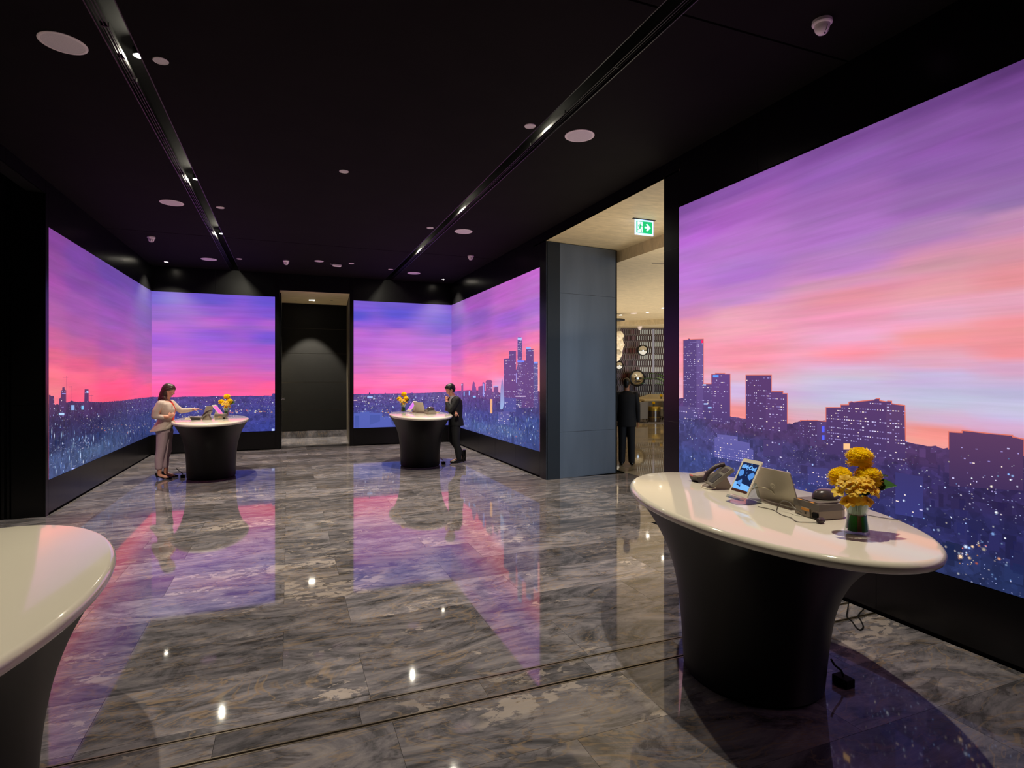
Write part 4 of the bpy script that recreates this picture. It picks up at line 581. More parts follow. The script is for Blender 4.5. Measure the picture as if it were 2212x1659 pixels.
video_wall(SCREENS['far_right'], 'video wall with a cluster of skyscrapers on the right wall, beyond the passage', 12)
video_wall(SCREENS['left'], 'video wall on the left wall with a steep purple sky over city lights', 13)
video_wall(SCREENS['back_left'], 'video wall on the back wall left of the dark doorway, behind the woman', 14)
video_wall(SCREENS['back_right'], 'video wall on the back wall right of the dark doorway', 15)

# ---------------------------------------------------------------- reception tables
def table(x, y, rz, label):
    t = thing('reception_table', label, 'table', (x, y, 0), rz, 'white oval reception tables')
    a, b_ = .625, 1.165; prof = []
    for k in range(11):
        th = -PI/2+PI*k/10; prof.append((a-.028+.028*math.cos(th), b_-.028+.028*math.cos(th), 1.027+.028*math.sin(th)))
    bm = bmesh.new(); ovals(bm, prof, 96); obj('tabletop', bm, M_counter, t, True)
    secs = []
    for k in range(29):                                # flaring oval base, steepest under the top
        u = k/28; z = .02+.979*u
        secs.append((.398+(.60-.398)*(.11*u+.89*u**3.7), .42+(1.0-.42)*(.27*u+.73*u**4.4), z))
    bm = bmesh.new(); ovals(bm, secs, 72); obj('base', bm, M_tblack, t, True)
    bm = bmesh.new(); ovals(bm, [(.385, .405, 0), (.385, .405, .02)], 48); obj('plinth', bm, M_matte, t)
    return t
table(2.69, 2.75, -.165, 'white oval table with black flared base, nearest on the right, carrying yellow flowers')
table(-1.29, 2.60, .03, 'white oval table cut by the left edge of the view, bare top')
table(-1.30, 11.66, .03, 'white oval table at the far left where the woman in beige works')
table(2.545, 11.62, -.03, 'white oval table at the far right where a man in black leans')
def floor_box(x, y, label):
    t = thing('power_box', label, 'power outlet', (x, y, 0)); boxo('casing', -.035, .035, -.05, .05, 0, .05, M_matte, t, .004)
    bm = bmesh.new(); tube(bm, curve([(0, 0, .05), (-.02, 0, .09), (-.07, 0, .13), (-.10, 0, .17)]), .006); obj('cable', bm, M_matte, t, True)
floor_box(3.09, 2.43, 'small black power box on the floor beside the near right table base')
floor_box(-1.77, 11.76, 'small black power box on the floor by the woman\'s feet')
floor_box(3.02, 11.55, 'small black power box on the floor by the leaning man\'s table')
bm = bmesh.new(); tube(bm, curve([(4.18, 3.24, .03), (4.12, 3.20, .012), (3.98, 3.10, .006), (3.94, 3.03, .006), (3.87, 2.94, .006), (3.86, 2.90, .006), (3.93, 2.93, .006), (4.02, 3.02, .006), (4.05, 3.06, .006), (4.10, 3.09, .01), (4.19, 3.12, .02)], 8), .005, 6)
tag(obj('floor_cable', bm, M_matte, None, True), 'thin black cable looped on the floor by the right wall', 'cable')

# ---------------------------------------------------------------- things on the tables
ZT = 1.0555
M_lap = grain(pbr('silver_lid', 'b6ad9c', .35, metal=.35), (200, 200, 200), .03); M_key = pbr('dark_keys', '2a2426', .5)
M_bezel = pbr('white_bezel', 'e4dccb', .3); M_grey = pbr('grey_plastic', '6d675e', .45); M_lgrey = pbr('light_grey_plastic', '9a8e80', .45)
M_phone = pbr('dark_phone', '3c2f33', .4); M_orange = pbr('orange_label', 'e8a040', .5); M_cab = pbr('white_cable', 'd8cdb8', .4); M_dcab = pbr('grey_cable', '5f5850', .4)
M_sun = pbr('lit_blue_dark', '0a1a3c', .3, emit='10204a', es=.8); M_sblue = pbr('lit_sky_blue', '3c6cb0', .3, emit='4880c8', es=.95); M_slt = pbr('lit_light_blue', '6098d8', .3, emit='62a0e4', es=.95)
M_sbrown = pbr('lit_brown', '3a2018', .3, emit='3c2018', es=.7); M_pink = pbr('lit_pink', 'e050a0', .3, emit='f050a0', es=1.); M_lilac = pbr('lit_lilac', '9a5ac8', .3, emit='b058c0', es=1.)
def rrect(w_, h_, r, n=4):
    pts = []
    for cx, cy, a0 in ((w_/2-r, h_/2-r, 0), (-w_/2+r, h_/2-r, PI/2), (-w_/2+r, -h_/2+r, PI), (w_/2-r, -h_/2+r, 1.5*PI)):
        pts += [(cx+r*math.cos(a0+PI/2*k/n), cy+r*math.sin(a0+PI/2*k/n)) for k in range(n+1)]
    return pts
def slab(name, w_, h_, r, z0, z1, mat, par, M=None):
    bm = bmesh.new(); prism(bm, rrect(w_, h_, r), z0, z1)
    if M: bmesh.ops.transform(bm, matrix=M, verts=bm.verts[:])
    return obj(name, bm, mat, par)
def tablet(x, y, rz, label, detail=True, scr=None, tilt=.58, z=ZT):
    """tablet on a bent acrylic stand; its screen looks along local -y"""
    t = thing('tablet', label, 'tablet', (x, y, z), rz, 'tablets on acrylic stands')
    T = Matrix.Translation((0, -.02, .045)) @ Matrix.Rotation(PI/2-tilt, 4, 'X') @ Matrix.Translation((0, .125, 0))   # local x, y across and up the face; +z out of it
    slab('case', .172, .245, .012, -.008, 0, M_bezel, t, T)
    if detail:
        s = slab('screen', .142, .196, .002, .0002, .0010, M_sun, t, T)
        def art(name, pts, mat, zz=.0014):
            bm = bmesh.new(); prism(bm, pts, .0010, zz); bmesh.ops.transform(bm, matrix=T, verts=bm.verts[:]); return obj(name, bm, mat, s)
        art('picture_ground', [(-.071, -.085), (.071, -.085), (.071, -.050), (-.071, -.036)], M_slt)
        art('picture_bar', [(-.071, -.098), (.071, -.098), (.071, -.083), (-.071, -.083)], M_sbrown, .0016)
        art('picture_shape', [(-.067, .014), (-.05, .0), (-.028, .01), (-.022, .026), (-.034, .045), (-.052, .048), (-.067, .04)], M_sblue)
        art('picture_shape', [(.02, .005), (.046, -.012), (.068, .008), (.071, .03), (.05, .042), (.03, .03), (.016, .018)], M_sblue)
        art('picture_figure', [(-.048, -.046), (-.044, -.03), (-.03, -.024), (-.022, -.012), (-.012, -.026), (-.008, -.05), (-.02, -.058), (-.04, -.056)], M_sblue, .0018)
        art('picture_wing', [(-.044, -.05), (-.01, -.056), (-.008, -.066), (-.03, -.060), (-.046, -.058)], M_sun, .002)
        for k, (dx, dy) in enumerate(((.0, .03), (.0, .014), (.012, .09))): art('picture_star', [(dx+.004*math.cos(a*PI/3), dy+.004*math.sin(a*PI/3)) for a in range(6)], M_sblue)
        text_obj('lettering', '#MyDad', .036, M_slt, s, T @ Matrix.Translation((0, .068, .0012)) @ Matrix.Rotation(-.06, 4, 'Z'), .0004, .0012)
    else: slab('screen', .142, .196, .002, .0002, .0012, scr, t, T)
    # bent clear stand: foot plate, rear prop and front lip
    bm = bmesh.new(); th = .004
    prof = [(-.045, .045), (-.055, .03), (-.02, .025), (.075, .125), (.115, .002), (-.06, .002)]
    for (y0, z0), (y1, z1) in zip(prof, prof[1:]):
        d = Vector((y1-y0, z1-z0)).normalized(); n = Vector((-d.y, d.x))*th/2
        q = [(y0+n.x, z0+n.y), (y1+n.x, z1+n.y), (y1-n.x, z1-n.y), (y0-n.x, z0-n.y)]
        a = [bm.verts.new((-.06, p, q_)) for p, q_ in q]; b2 = [bm.verts.new((.06, p, q_)) for p, q_ in q]
        bm.faces.new(a); bm.faces.new(b2[::-1])
        for i in range(4): bm.faces.new((a[i], b2[i], b2[(i+1) % 4], a[(i+1) % 4]))
    obj('stand', bm, M_acryl if detail else M_bezel, t)
    if detail: 
        bm = bmesh.new(); tube(bm, curve([(.02, .03, .06), (.05, .09, .10), (.085, .16, .085), (.09, .20, .03), (.05, .215, .006), (-.02, .2, .005)]), .0035, 8); obj('charging_cable', bm, M_cab, t, True)
    return t
def laptop(x, y, rz, label, lid=.36, logo=True):
    """open laptop; the lid's back looks along local -y"""
    t = thing('laptop', label, 'laptop', (x, y, ZT), rz, 'silver laptops')
    b_ = slab('body', .33, .23, .01, .0, .014, M_lap, t, Matrix.Translation((0, .118, 0)))
    slab('keyboard', .27, .10, .003, .014, .0155, M_key, t, Matrix.Translation((0, .09, 0)))
    T = Matrix.Translation((0, 0, .012)) @ Matrix.Rotation(PI/2+lid, 4, 'X') @ Matrix.Translation((0, .112, 0))
    l_ = slab('lid', .33, .225, .01, .0, .007, M_lap, t, T)
    slab('display', .305, .19, .002, -.001, .0, M_sun, l_, T)
    if logo:
        bm = bmesh.new(); prism(bm, [(.019*math.cos(k*PI/14), .019*math.sin(k*PI/14)) for k in range(28)], .007, .0076); bmesh.ops.transform(bm, matrix=T, verts=bm.verts[:]); lg = obj('round_logo', bm, M_bezel, l_)
        text_obj('logo_letters', 'hp', .030, M_lap, l_, T @ Matrix.Translation((0, 0, .0080)), .0004, .0006)
    return t
def encoder(x, y, rz, label, dome=None):
    t = thing('key_card_encoder', label, 'card machine', (x, y, ZT), rz, 'key card encoders')
    bm = bmesh.new(); prism(bm, [(-.10, -.09), (.055, -.09), (.10, -.06), (.10, .09), (-.10, .09)], .004, .05); obj('lower_body', bm, M_lgrey, t)
    bm = bmesh.new()
    a = [bm.verts.new(p) for p in ((-.105, -.095, .05), (.058, -.095, .05), (.105, -.06, .05), (.105, .095, .05), (-.105, .095, .05))]
    c_ = [bm.verts.new(p) for p in ((-.105, -.095, .088), (.045, -.09, .084), (.085, -.055, .07), (.085, .09, .07), (-.105, .095, .088))]
    bm.faces.new(a[::-1]); bm.faces.new(c_)
    for i in range(5): bm.faces.new((a[i], a[(i+1) % 5], c_[(i+1) % 5], c_[i]))
    obj('upper_body', bm, M_grey, t)
    boxo('slot_plate', -.109, -.105, -.03, .035, .004, .052, M_lgrey, t); boxo('label_sticker', -.1105, -.109, -.028, .03, .036, .05, M_orange, t)
    for yy in (-.035, .05): boxo('edge_sticker', -.107, -.085, yy-.016, yy+.016, .0885, .0895, M_orange, t)
    boxo('socket', -.108, -.10, -.085, -.045, .008, .035, M_matte, t)
    for zz in (.018, .026): boxo('contact', -.1108, -.109, -.006, .006, zz, zz+.003, M_matte, t)
    boxo('top_tray', -.095, .07, -.08, .085, .088, .093, M_grey, t)
    return t
def puck(x, y, z, rz, label):
    t = thing('desk_mouse', label, 'computer mouse', (x, y, z), rz)
    bm = bmesh.new(); n = 10; R = [(.075*math.cos(a)**.8, .052*math.sin(a)) for a in [PI/2*k/n for k in range(n)]]
    lathe(bm, [(.068, 0), (.075, .006)]+[(r, .006+zz) for r, zz in R[1:]]+[(.002, .058)], 32, 1.05, .72); obj('shell', bm, pbr('graphite_gloss', '4a4144', .22, coat=.5), t, True)
    return t
def phone(x, y, rz, label):
    t = thing('desk_phone', label, 'telephone', (x, y, ZT), rz, 'dark desk phones')
    T = Matrix.Translation((0, .0, .10)) @ Matrix.Rotation(math.radians(38), 4, 'X')
    slab('phone_body', .19, .22, .012, -.014, .014, M_grey, t, T); slab('keypad', .09, .10, .004, .014, .018, M_key, t, T @ Matrix.Translation((.035, -.04, 0)))
    slab('phone_screen', .09, .05, .003, .014, .017, M_phone, t, T @ Matrix.Translation((.035, .06, 0)))
    bm = bmesh.new(); tube(bm, [T @ Vector(p) for p in curve([(-.065, -.105, .022), (-.065, -.085, .035), (-.065, -.04, .052), (-.065, .04, .052), (-.065, .085, .035), (-.065, .105, .022)])], .018, 10); obj('handset', bm, M_phone, t, True)
    bm = bmesh.new()
    a = [(-.06, -.07, 0), (.06, -.07, 0), (.06, .09, 0), (-.06, .09, 0)]; c_ = [(-.045, -.03, .06), (.045, -.03, .06), (.045, .04, .115), (-.045, .04, .115)]
    va = [bm.verts.new(p) for p in a]; vc = [bm.verts.new(p) for p in c_]; bm.faces.new(va[::-1]); bm.faces.new(vc)
    for i in range(4): bm.faces.new((va[i], va[(i+1) % 4], vc[(i+1) % 4], vc[i]))
    obj('foot', bm, M_lgrey, t)
    bm = bmesh.new(); tube(bm, curve([(-.05, .02, .05), (-.10, -.02, .03), (-.10, -.09, .008), (-.04, -.13, .005), (.05, -.12, .006), (.10, -.06, .02)]), .004, 8); obj('cord', bm, M_cab, t, True); t.scale = (.86, .86, .86)
    return t
def terminal(x, y, rz, label):
    t = thing('card_terminal', label, 'payment terminal', (x, y, ZT), rz, 'card terminals')
    bm = bmesh.new(); a = [bm.verts.new(p) for p in ((-.04, -.07, .0), (.04, -.07, .0), (.04, .06, .0), (-.04, .06, .0))]; c_ = [bm.verts.new(p) for p in ((-.045, -.09, .04), (.045, -.09, .04), (.045, .09, .055), (-.045, .09, .055))]
    bm.faces.new(a[::-1]); bm.faces.new(c_)
    for i in range(4): bm.faces.new((a[i], a[(i+1) % 4], c_[(i+1) % 4], c_[i]))
    obj('terminal_body', bm, M_key, t)
    T = Matrix.Translation((0, 0, .049)) @ Matrix.Rotation(math.radians(4.8), 4, 'X'); slab('front_shell', .094, .185, .012, 0, .012, M_lgrey, t, T); slab('terminal_screen', .06, .045, .003, .012, .0135, M_phone, t, T @ Matrix.Translation((0, .045, 0)))
    boxo('red_lamp', -.03, .0, -.0945, -.0925, .045, .051, pbr('red_led', 'd03040', .4, emit='e02838', es=.8), t); return t

# flowers ------------------------------------------------
M_yel = pbr('chrysanthemum_yellow', 'ffe41c', .6); M_org = pbr('orchid_orange', 'ffdc50', .55); M_leaf = grain(pbr('dark_leaf', '2a5a1c', .4), (20, 20, 20), .3); M_leafdark = pbr('leaf_lining', '3c8a28', .35)
M_stem = pbr('stem_green', '3c5a28', .5); M_water = pbr('cloudy_water', 'b4bca4', .15, alpha=.55)
for m_ in (M_yel, M_org):                             # thin petals let light through
    N, L, b = nodes(m_); tl = N.new('ShaderNodeBsdfTranslucent'); tl.inputs[0].default_value = b.inputs['Base Color'].default_value[:]; mx = N.new('ShaderNodeMixShader'); mx.inputs[0].default_value = .4
    L.new(b.outputs[0], mx.inputs[1]); L.new(tl.outputs[0], mx.inputs[2]); L.new(mx.outputs[0], N['Material Output'].inputs[0])
def bloom_mesh(rad, seed):
    rg = random.Random(seed); bm = bmesh.new(); n = 300
    for i in range(n):                                 # incurved petals spiralling over a flattened ball
        u = (i+.5)/n; ph = i*2.39996; th = math.acos(1-1.62*u)
        d = Vector((math.sin(th)*math.cos(ph), math.sin(th)*math.sin(ph), math.cos(th)*.82)); tdir = Vector((-math.sin(ph), math.cos(ph), 0)); up = Vector((0, 0, 1))
        L_ = rad*rg.uniform(.88, 1.04); w_ = rad*.10
        pts = []
        for f, wd in ((.72, .7), (.88, 1.2), (.98, 1.15), (1.0, .35)):
            c0 = d*L_*f+up*rad*(.16*max(0, f-.8)*5*.5 if th < 1.7 else -.10*f*f); pts.append((c0-tdir*w_*wd, c0+tdir*w_*wd, c0+d.cross(tdir)*0-d*rad*.05))
        vs = [[bm.verts.new(p[0]), bm.verts.new(p[2]), bm.verts.new(p[1])] for p in pts]
        for a, b_ in zip(vs, vs[1:]): bm.faces.new((a[0], a[1], b_[1], b_[0])); bm.faces.new((a[1], a[2], b_[2], b_[1]))
    lathe(bm, [(rad*.3, -rad*.42), (rad*.70, -rad*.25), (rad*.86, .05*rad), (rad*.80, rad*.35), (rad*.58, rad*.62), (rad*.1, rad*.76)], 18)
    return bm
def chrys(base, head, rad, label, seed, proto=None, grp='yellow chrysanthemums'):
    base, head = Vector(base), Vector(head)
    t = thing('chrysanthemum', label, 'flower', base, 0, grp)
    o = obj('petals', bloom_mesh(rad, seed), M_yel, t, False); o.location = head-base; o.rotation_euler = ((head-base).normalized().x*.0, 0, 0)
    bm = bmesh.new(); h = head-base; tube(bm, curve([(0, 0, 0), h*.5+Vector((0, 0, .02)), h*.9]), .0035, 6); obj('stem', bm, M_stem, t, True); return t
def vase(x, y, label, z=ZT):
    t = thing('vase', label, 'vase', (x, y, z), 0, 'hourglass glass vases')
    bm = bmesh.new(); pr = [(.052, .0), (.056, .004), (.054, .02), (.047, .06), (.043, .09), (.043, .10), (.048, .12), (.060, .15), (.078, .185)]
    inn = [(r-.003, zz+.006) for r, zz in pr[::-1][:-2]]; inn[0] = (inn[0][0], .185); lathe(bm, pr+inn+[(.02, .012)], 40); obj('glass', bm, M_glass, t, True)
    bm = bmesh.new(); n = 28; k = 0                     # dark leaves rolled inside the lower half, standing apart here and there
    prof = [(.047, .016), (.045, .04), (.041, .07), (.039, .094)]
    for i in range(n):
        if i % 7 in (3, 4): continue
        a0, a1 = 2*PI*i/n, 2*PI*(i+1.0)/n
        for (r0, z0), (r1, z1) in zip(prof, prof[1:]): bm.faces.new([bm.verts.new((r*math.cos(a), r*math.sin(a), zz)) for r, a, zz in ((r0, a0, z0), (r0, a1, z0), (r1, a1, z1), (r1, a0, z1))])
    obj('leaf_lining', bm, M_leafdark, t)
    bm = bmesh.new(); lathe(bm, [(.034, .014), (.032, .05), (.029, .094)], 20); obj('bark_core', bm, pbr('brown_core', 'c08468', .7), t)
    bm = bmesh.new()
    for k in range(9): a = k*.7; tube(bm, [(.015*math.cos(a), .015*math.sin(a), .09), (.028*math.cos(a+.3), .028*math.sin(a+.3), .2)], .0035, 5)
    obj('stems', bm, M_stem, t, True)
    bm = bmesh.new(); lathe(bm, [(.036, .098), (.042, .12), (.053, .148), (.060, .166)], 32); obj('water', bm, M_water, t, True); return t
FLO = None
def floret_mesh():
    global FLO
    if FLO: return FLO
    bm = bmesh.new()
    for k in range(5):
        a = 2*PI*k/5+.2; d = Vector((math.cos(a), math.sin(a), 0)); s_ = Vector((-d.y, d.x, 0)); w_ = .0075 if k % 2 else .0095
        P = [(0, .25, 0), (.35, 1., .004), (.75, 1.05, .005), (1., .3, .002)]; Ln = .024
        vs = [[bm.verts.new(d*Ln*f-s_*w_*wd+Vector((0, 0, zz+.003))), bm.verts.new(d*Ln*f+Vector((0, 0, zz))), bm.verts.new(d*Ln*f+s_*w_*wd+Vector((0, 0, zz+.003)))] for f, wd, zz in P]
        for q, r in zip(vs, vs[1:]): bm.faces.new((q[0], q[1], r[1], r[0])); bm.faces.new((q[1], q[2], r[2], r[1]))
    lathe(bm, [(.004, -.002), (.006, .004), (.003, .009)], 6)
    me = bpy.data.meshes.new('floret'); bm.to_mesh(me); bm.free(); me.materials.append(M_org)
    for p in me.polygons: p.use_smooth = True
    FLO = me; return me
def orchid(x, y, z, label, vdir, n=26, seed=3):
    """drooping sprays of orange orchids; vdir = side they hang over"""
    rg = random.Random(seed); t = thing('orchid_spray', label, 'flower', (x, y, z), 0, 'orange orchid sprays'); v = Vector(vdir).normalized(); s_ = Vector((-v.y, v.x, 0))
    bm = bmesh.new()
    for k in range(n):
        u = rg.uniform(-1, 1); h = rg.uniform(0, 1)
        p = v*(.055+.045*math.cos(u*1.3)*(1-abs(h-.4)))+s_*u*.095*(1-.25*h)+Vector((0, 0, .045+.10*(h-.35)))
        if h < .25: p = v*.085+s_*u*.06+Vector((0, 0, .0+.05*h))
        tube(bm, [(0, 0, .0), p*.55+Vector((0, 0, .02)), p], .0016, 4)
        o = link('floret', floret_mesh(), None, t); o.location = p
        nrm = (v*.9+s_*u*.8+Vector((0, 0, rg.uniform(.5, 1.4)))).normalized(); o.rotation_euler = nrm.to_track_quat('Z', 'Y').to_euler(); o.rotation_euler.rotate_axis('Z', rg.uniform(0, 6)); o.scale = [rg.uniform(1.1, 1.45)]*3
    obj('spray_stems', bm, M_stem, t, True); return t
def big_leaf(x, y, z, label, d, s_=1.):
    t = thing('folded_leaf', label, 'leaf', (x, y, z), math.atan2(d[1], d[0]), 'glossy folded leaves')
    for k, (ez, rl, lift) in enumerate(((0, .0, .05), (-.55, .5, .02))):
        bm = bmesh.new(); n = 10
        rows = []
        for i in range(n+1):
            u = i/n; w_ = .04*math.sin(PI*min(1, u*1.02))**.7*(1.0) ; cx = .13*u; cz = lift*math.sin(u*2.2)
            rows.append([bm.verts.new((cx, j*w_, cz+abs(j)*w_*.6)) for j in (-1, -.5, 0, .5, 1)])
        for a, b_ in zip(rows, rows[1:]):
            for j in range(4): bm.faces.new((a[j], a[j+1], b_[j+1], b_[j]))
        o = obj('blade', bm, M_leaf, t, True); o.rotation_euler = (rl, -.35, ez); o.scale = (s_, s_, s_)
    return t
def bouquet(x, y, side, right, word, seed, z=ZT):
    """vase with three chrysanthemums, orchids towards 'side', a leaf to the 'right'"""
    vase(x, y, 'hourglass glass vase with dark leaves inside on the '+word, z)
    sd, rt = Vector(side).normalized(), Vector(right).normalized(); b0 = Vector((x, y, z))
    def q(a, b_, c): return b0+rt*a+sd*b_+Vector((0, 0, c))
    chrys(q(.0, 0, .17), q(.022, -.02, .373), .068, 'topmost yellow chrysanthemum in the vase on the '+word, seed)
    chrys(q(-.02, 0, .17), q(-.078, -.01, .276), .063, 'left yellow chrysanthemum in the vase on the '+word, seed+1)
    chrys(q(.015, 0.01, .17), q(.045, .022, .283), .068, 'right yellow chrysanthemum in the vase on the '+word, seed+2)
    p = q(-.034, .012, .172); orchid(p.x, p.y, p.z, 'spray of small orange orchids hanging from the vase on the '+word, sd, 30, seed)
    p = q(.03, -.01, .20); big_leaf(p.x, p.y, p.z-.02, 'dark green folded leaf in the vase on the '+word, rt, 1.25)
VR = Vector((math.cos(YAW), -math.sin(YAW), 0)); VF = Vector((math.sin(YAW), math.cos(YAW), 0))
bouquet(2.665, 2.02, -VF-VR*.15, VR, 'near right table', 21)
tablet(2.625, 2.775, -1.651, 'white tablet on clear stand showing blue night picture, near right table', tilt=.50)
laptop(2.82, 2.66, -PI/2-.03, 'open silver laptop seen from behind its lid on near right table', .33)
encoder(2.81, 2.345, -.12, 'two-tone grey card encoder with orange stickers on near right table')
puck(2.85, 2.35, ZT+.0935, -.3, 'shiny graphite rounded mouse lying on top of the card encoder')
phone(2.83, 3.19, -1.95, 'dark desk phone on tilted foot behind the tablet, near right table')
terminal(2.90, 3.44, -1.6, 'card terminal with red lamp at the far end of near right table')
def cable(pts, label, mat, r=.0028, name='cable'):
    bm = bmesh.new(); tube(bm, curve(pts, 8), r, 8); return tag(obj(name, bm, mat, None, True), label, 'cable')
cable([(2.66, 2.52, ZT+.004), (2.665, 2.515, ZT+.03), (2.68, 2.50, ZT+.06), (2.69, 2.46, ZT+.062), (2.68, 2.41, ZT+.04), (2.695, 2.375, ZT+.02)], 'grey cable arching from table up to the card encoder', M_dcab, .003)
cable([(2.64, 2.64, ZT+.003), (2.655, 2.54, ZT+.003), (2.61, 2.44, ZT+.003), (2.60, 2.36, ZT+.003), (2.565, 2.29, ZT+.003), (2.64, 2.23, ZT+.006)], 'thin brown cable lying before the laptop on near right table', M_dcab, .0022)
bm = bmesh.new(); lathe(bm, [(.012, -.02), (.016, -.012), (.016, .012), (.012, .02)], 12, M=Matrix.Rotation(PI/2, 4, 'Y')); o = tag(obj('cable_plug', bm, M_phone, None, True, (2.66, 2.225, ZT+.016)), 'dark round plug lying in front of the card encoder', 'plug')
boxo('pad', 0, 0.16, 0, .11, 0, .008, pbr('lilac_pad', '6a5880', .4), None); pd = bpy.data.objects['pad']; pd.name = 'note_pad'; pd.location = (3.0, 2.42, ZT); pd.rotation_euler = (0, 0, .3); tag(pd, 'flat purple pad behind the flower vase on near right table', 'note pad')
cable([(3.05, 2.36, ZT+.003), (3.06, 2.24, ZT+.003), (3.09, 2.15, ZT+.003), (3.12, 2.10, ZT+.003)], 'short thin cable right of the vase on near right table', M_dcab, .002)
# far right table (the leaning man's)
bouquet(2.345, 12.42, (.2, -1, 0), (1, -.1, 0), 'far right table', 41)
tablet(2.43, 12.12, -1.27, 'tablet with lilac screen leaning on a stand, far right table', False, M_lilac, .66)
laptop(2.62, 11.90, -1.15, 'open silver laptop in the middle of the far right table', .30, False)
encoder(2.73, 11.50, -1.45, 'dark-topped grey card encoder on the far right table')
phone(2.58, 12.22, 1.3, 'dark desk phone half hidden behind the laptop, far right table')
o = puck(2.73, 11.50, ZT+.0935, 0, 'dark rounded mouse on the card encoder of the far right table')
boxo('sticky_notes', 0, .075, 0, .075, 0, .006, pbr('yellow_paper', 'd8cc70', .7), None); o = bpy.data.objects['sticky_notes']; o.location = (2.90, 11.74, ZT); tag(o, 'pale yellow sticky notes before the leaning man', 'note pad')
boxo('folder', 0, .21, 0, .15, 0, .006, pbr('mauve_folder', '8a7080', .6), None); o = bpy.data.objects['folder']; o.location = (2.86, 12.05, ZT); tag(o, 'flat mauve folder near the leaning man\'s elbow', 'folder')
# far left table (the woman's)
bouquet(-1.12, 12.35, (.6, -.9, 0), (1, .2, 0), 'far left table', 61)
tablet(-1.17, 11.95, 1.24, 'tablet with pink screen leaning on a stand, far left table', False, M_pink, .66)
laptop(-1.42, 11.93, 1.30, 'open silver laptop in front of the woman, far left table', .30, False)
phone(-1.36, 11.50, -1.75, 'dark desk phone standing at the near side of the far left table')
encoder(-1.13, 11.60, 1.45, 'grey card encoder right of the phone on the far left table')
terminal(-1.53, 11.50, 1.5, 'black card terminal lying at the near edge of the far left table')
boxo('ledger', 0, .24, 0, .18, 0, .012, pbr('cream_book', 'd0c4a4', .6), None); o = bpy.data.objects['ledger']; o.name = 'notebook'; o.location = (-1.75, 11.80, ZT); tag(o, 'flat cream notebook under the woman\'s outstretched arm', 'notebook')
boxo('wallet', 0, .10, 0, .07, 0, .014, M_key, None); o = bpy.data.objects['wallet']; o.name = 'calculator'; o.location = (-1.62, 12.18, ZT); tag(o, 'small black calculator at the far edge of far left table', 'calculator')

# ---------------------------------------------------------------- people
def capsule(bm, p0, p1, r0, r1, n=12, flat=1., ax=None):
    """tapered round-ended limb; 'flat' squashes it across the direction 'ax'"""
    p0, p1 = Vector(p0), Vector(p1); d = (p1-p0); L_ = d.length
    if L_ < 1e-5: d = Vector((0, 0, 1)); L_ = 1e-5
    d.normalize(); u = Vector(ax) if ax else (Vector((0, 1, 0)) if abs(d.y) < .9 else Vector((1, 0, 0)))
    u = (u-d*u.dot(d)).normalized(); v = d.cross(u); prof = []
    for k in range(1, 5): a = PI/2*k/4; prof.append((-r0*math.cos(a), r0*math.sin(a)))
    for k in range(0, 4): a = PI/2*k/4; prof.append((L_+r1*math.sin(a), r1*math.cos(a)))
    rings = [[bm.verts.new(p0+d*h+(u*flat*math.cos(2*PI*k/n)+v*math.sin(2*PI*k/n))*r) for k in range(n)] for h, r in prof]
    for a, b_ in zip(rings, rings[1:]):
        for k in range(n): bm.faces.new((a[k], a[(k+1) % n], b_[(k+1) % n], b_[k]))
    bm.faces.new(rings[0][::-1]); bm.faces.new(rings[-1])
def chain(bm, pts, **kw):
    for (p, r), (q, s) in zip(pts, pts[1:]): capsule(bm, p, q, r, s, **kw)
def loft(bm, secs, n=20):
    """sections (x, y, z, rx, ry[, tilt]) : ovals, nearly level"""
    rings = []
    for sct in secs:
        x, y, z, rx, ry = sct[:5]; tl = sct[5] if len(sct) > 5 else 0
        rings.append([bm.verts.new((x+rx*math.cos(2*PI*k/n), y+ry*math.sin(2*PI*k/n), z+tl*rx*math.cos(2*PI*k/n))) for k in range(n)])
    for a, b_ in zip(rings, rings[1:]):
        for k in range(n): bm.faces.new((a[k], a[(k+1) % n], b_[(k+1) % n], b_[k]))
    bm.faces.new(rings[0][::-1]); bm.faces.new(rings[-1])
def fuse(name, bm, mat, parent, voxel=.008, smooth=6, factor=.5):
    """melt overlapping limbs into one continuous surface"""
    me = bpy.data.meshes.new(name); bmesh.ops.recalc_face_normals(bm, faces=bm.faces); bm.to_mesh(me); bm.free()
    o = bpy.data.objects.new(name, me); C.objects.link(o)
    r = o.modifiers.new('r', 'REMESH'); r.mode = 'VOXEL'; r.voxel_size = voxel; r.use_smooth_shade = True
    s = o.modifiers.new('s', 'SMOOTH'); s.iterations = smooth; s.factor = factor
    me2 = bpy.data.meshes.new_from_object(o.evaluated_get(bpy.context.evaluated_depsgraph_get()))
    bpy.data.objects.remove(o); me2.name = name; me2.materials.clear()
    for p in me2.polygons: p.use_smooth = True
    return link(name, me2, mat, parent)
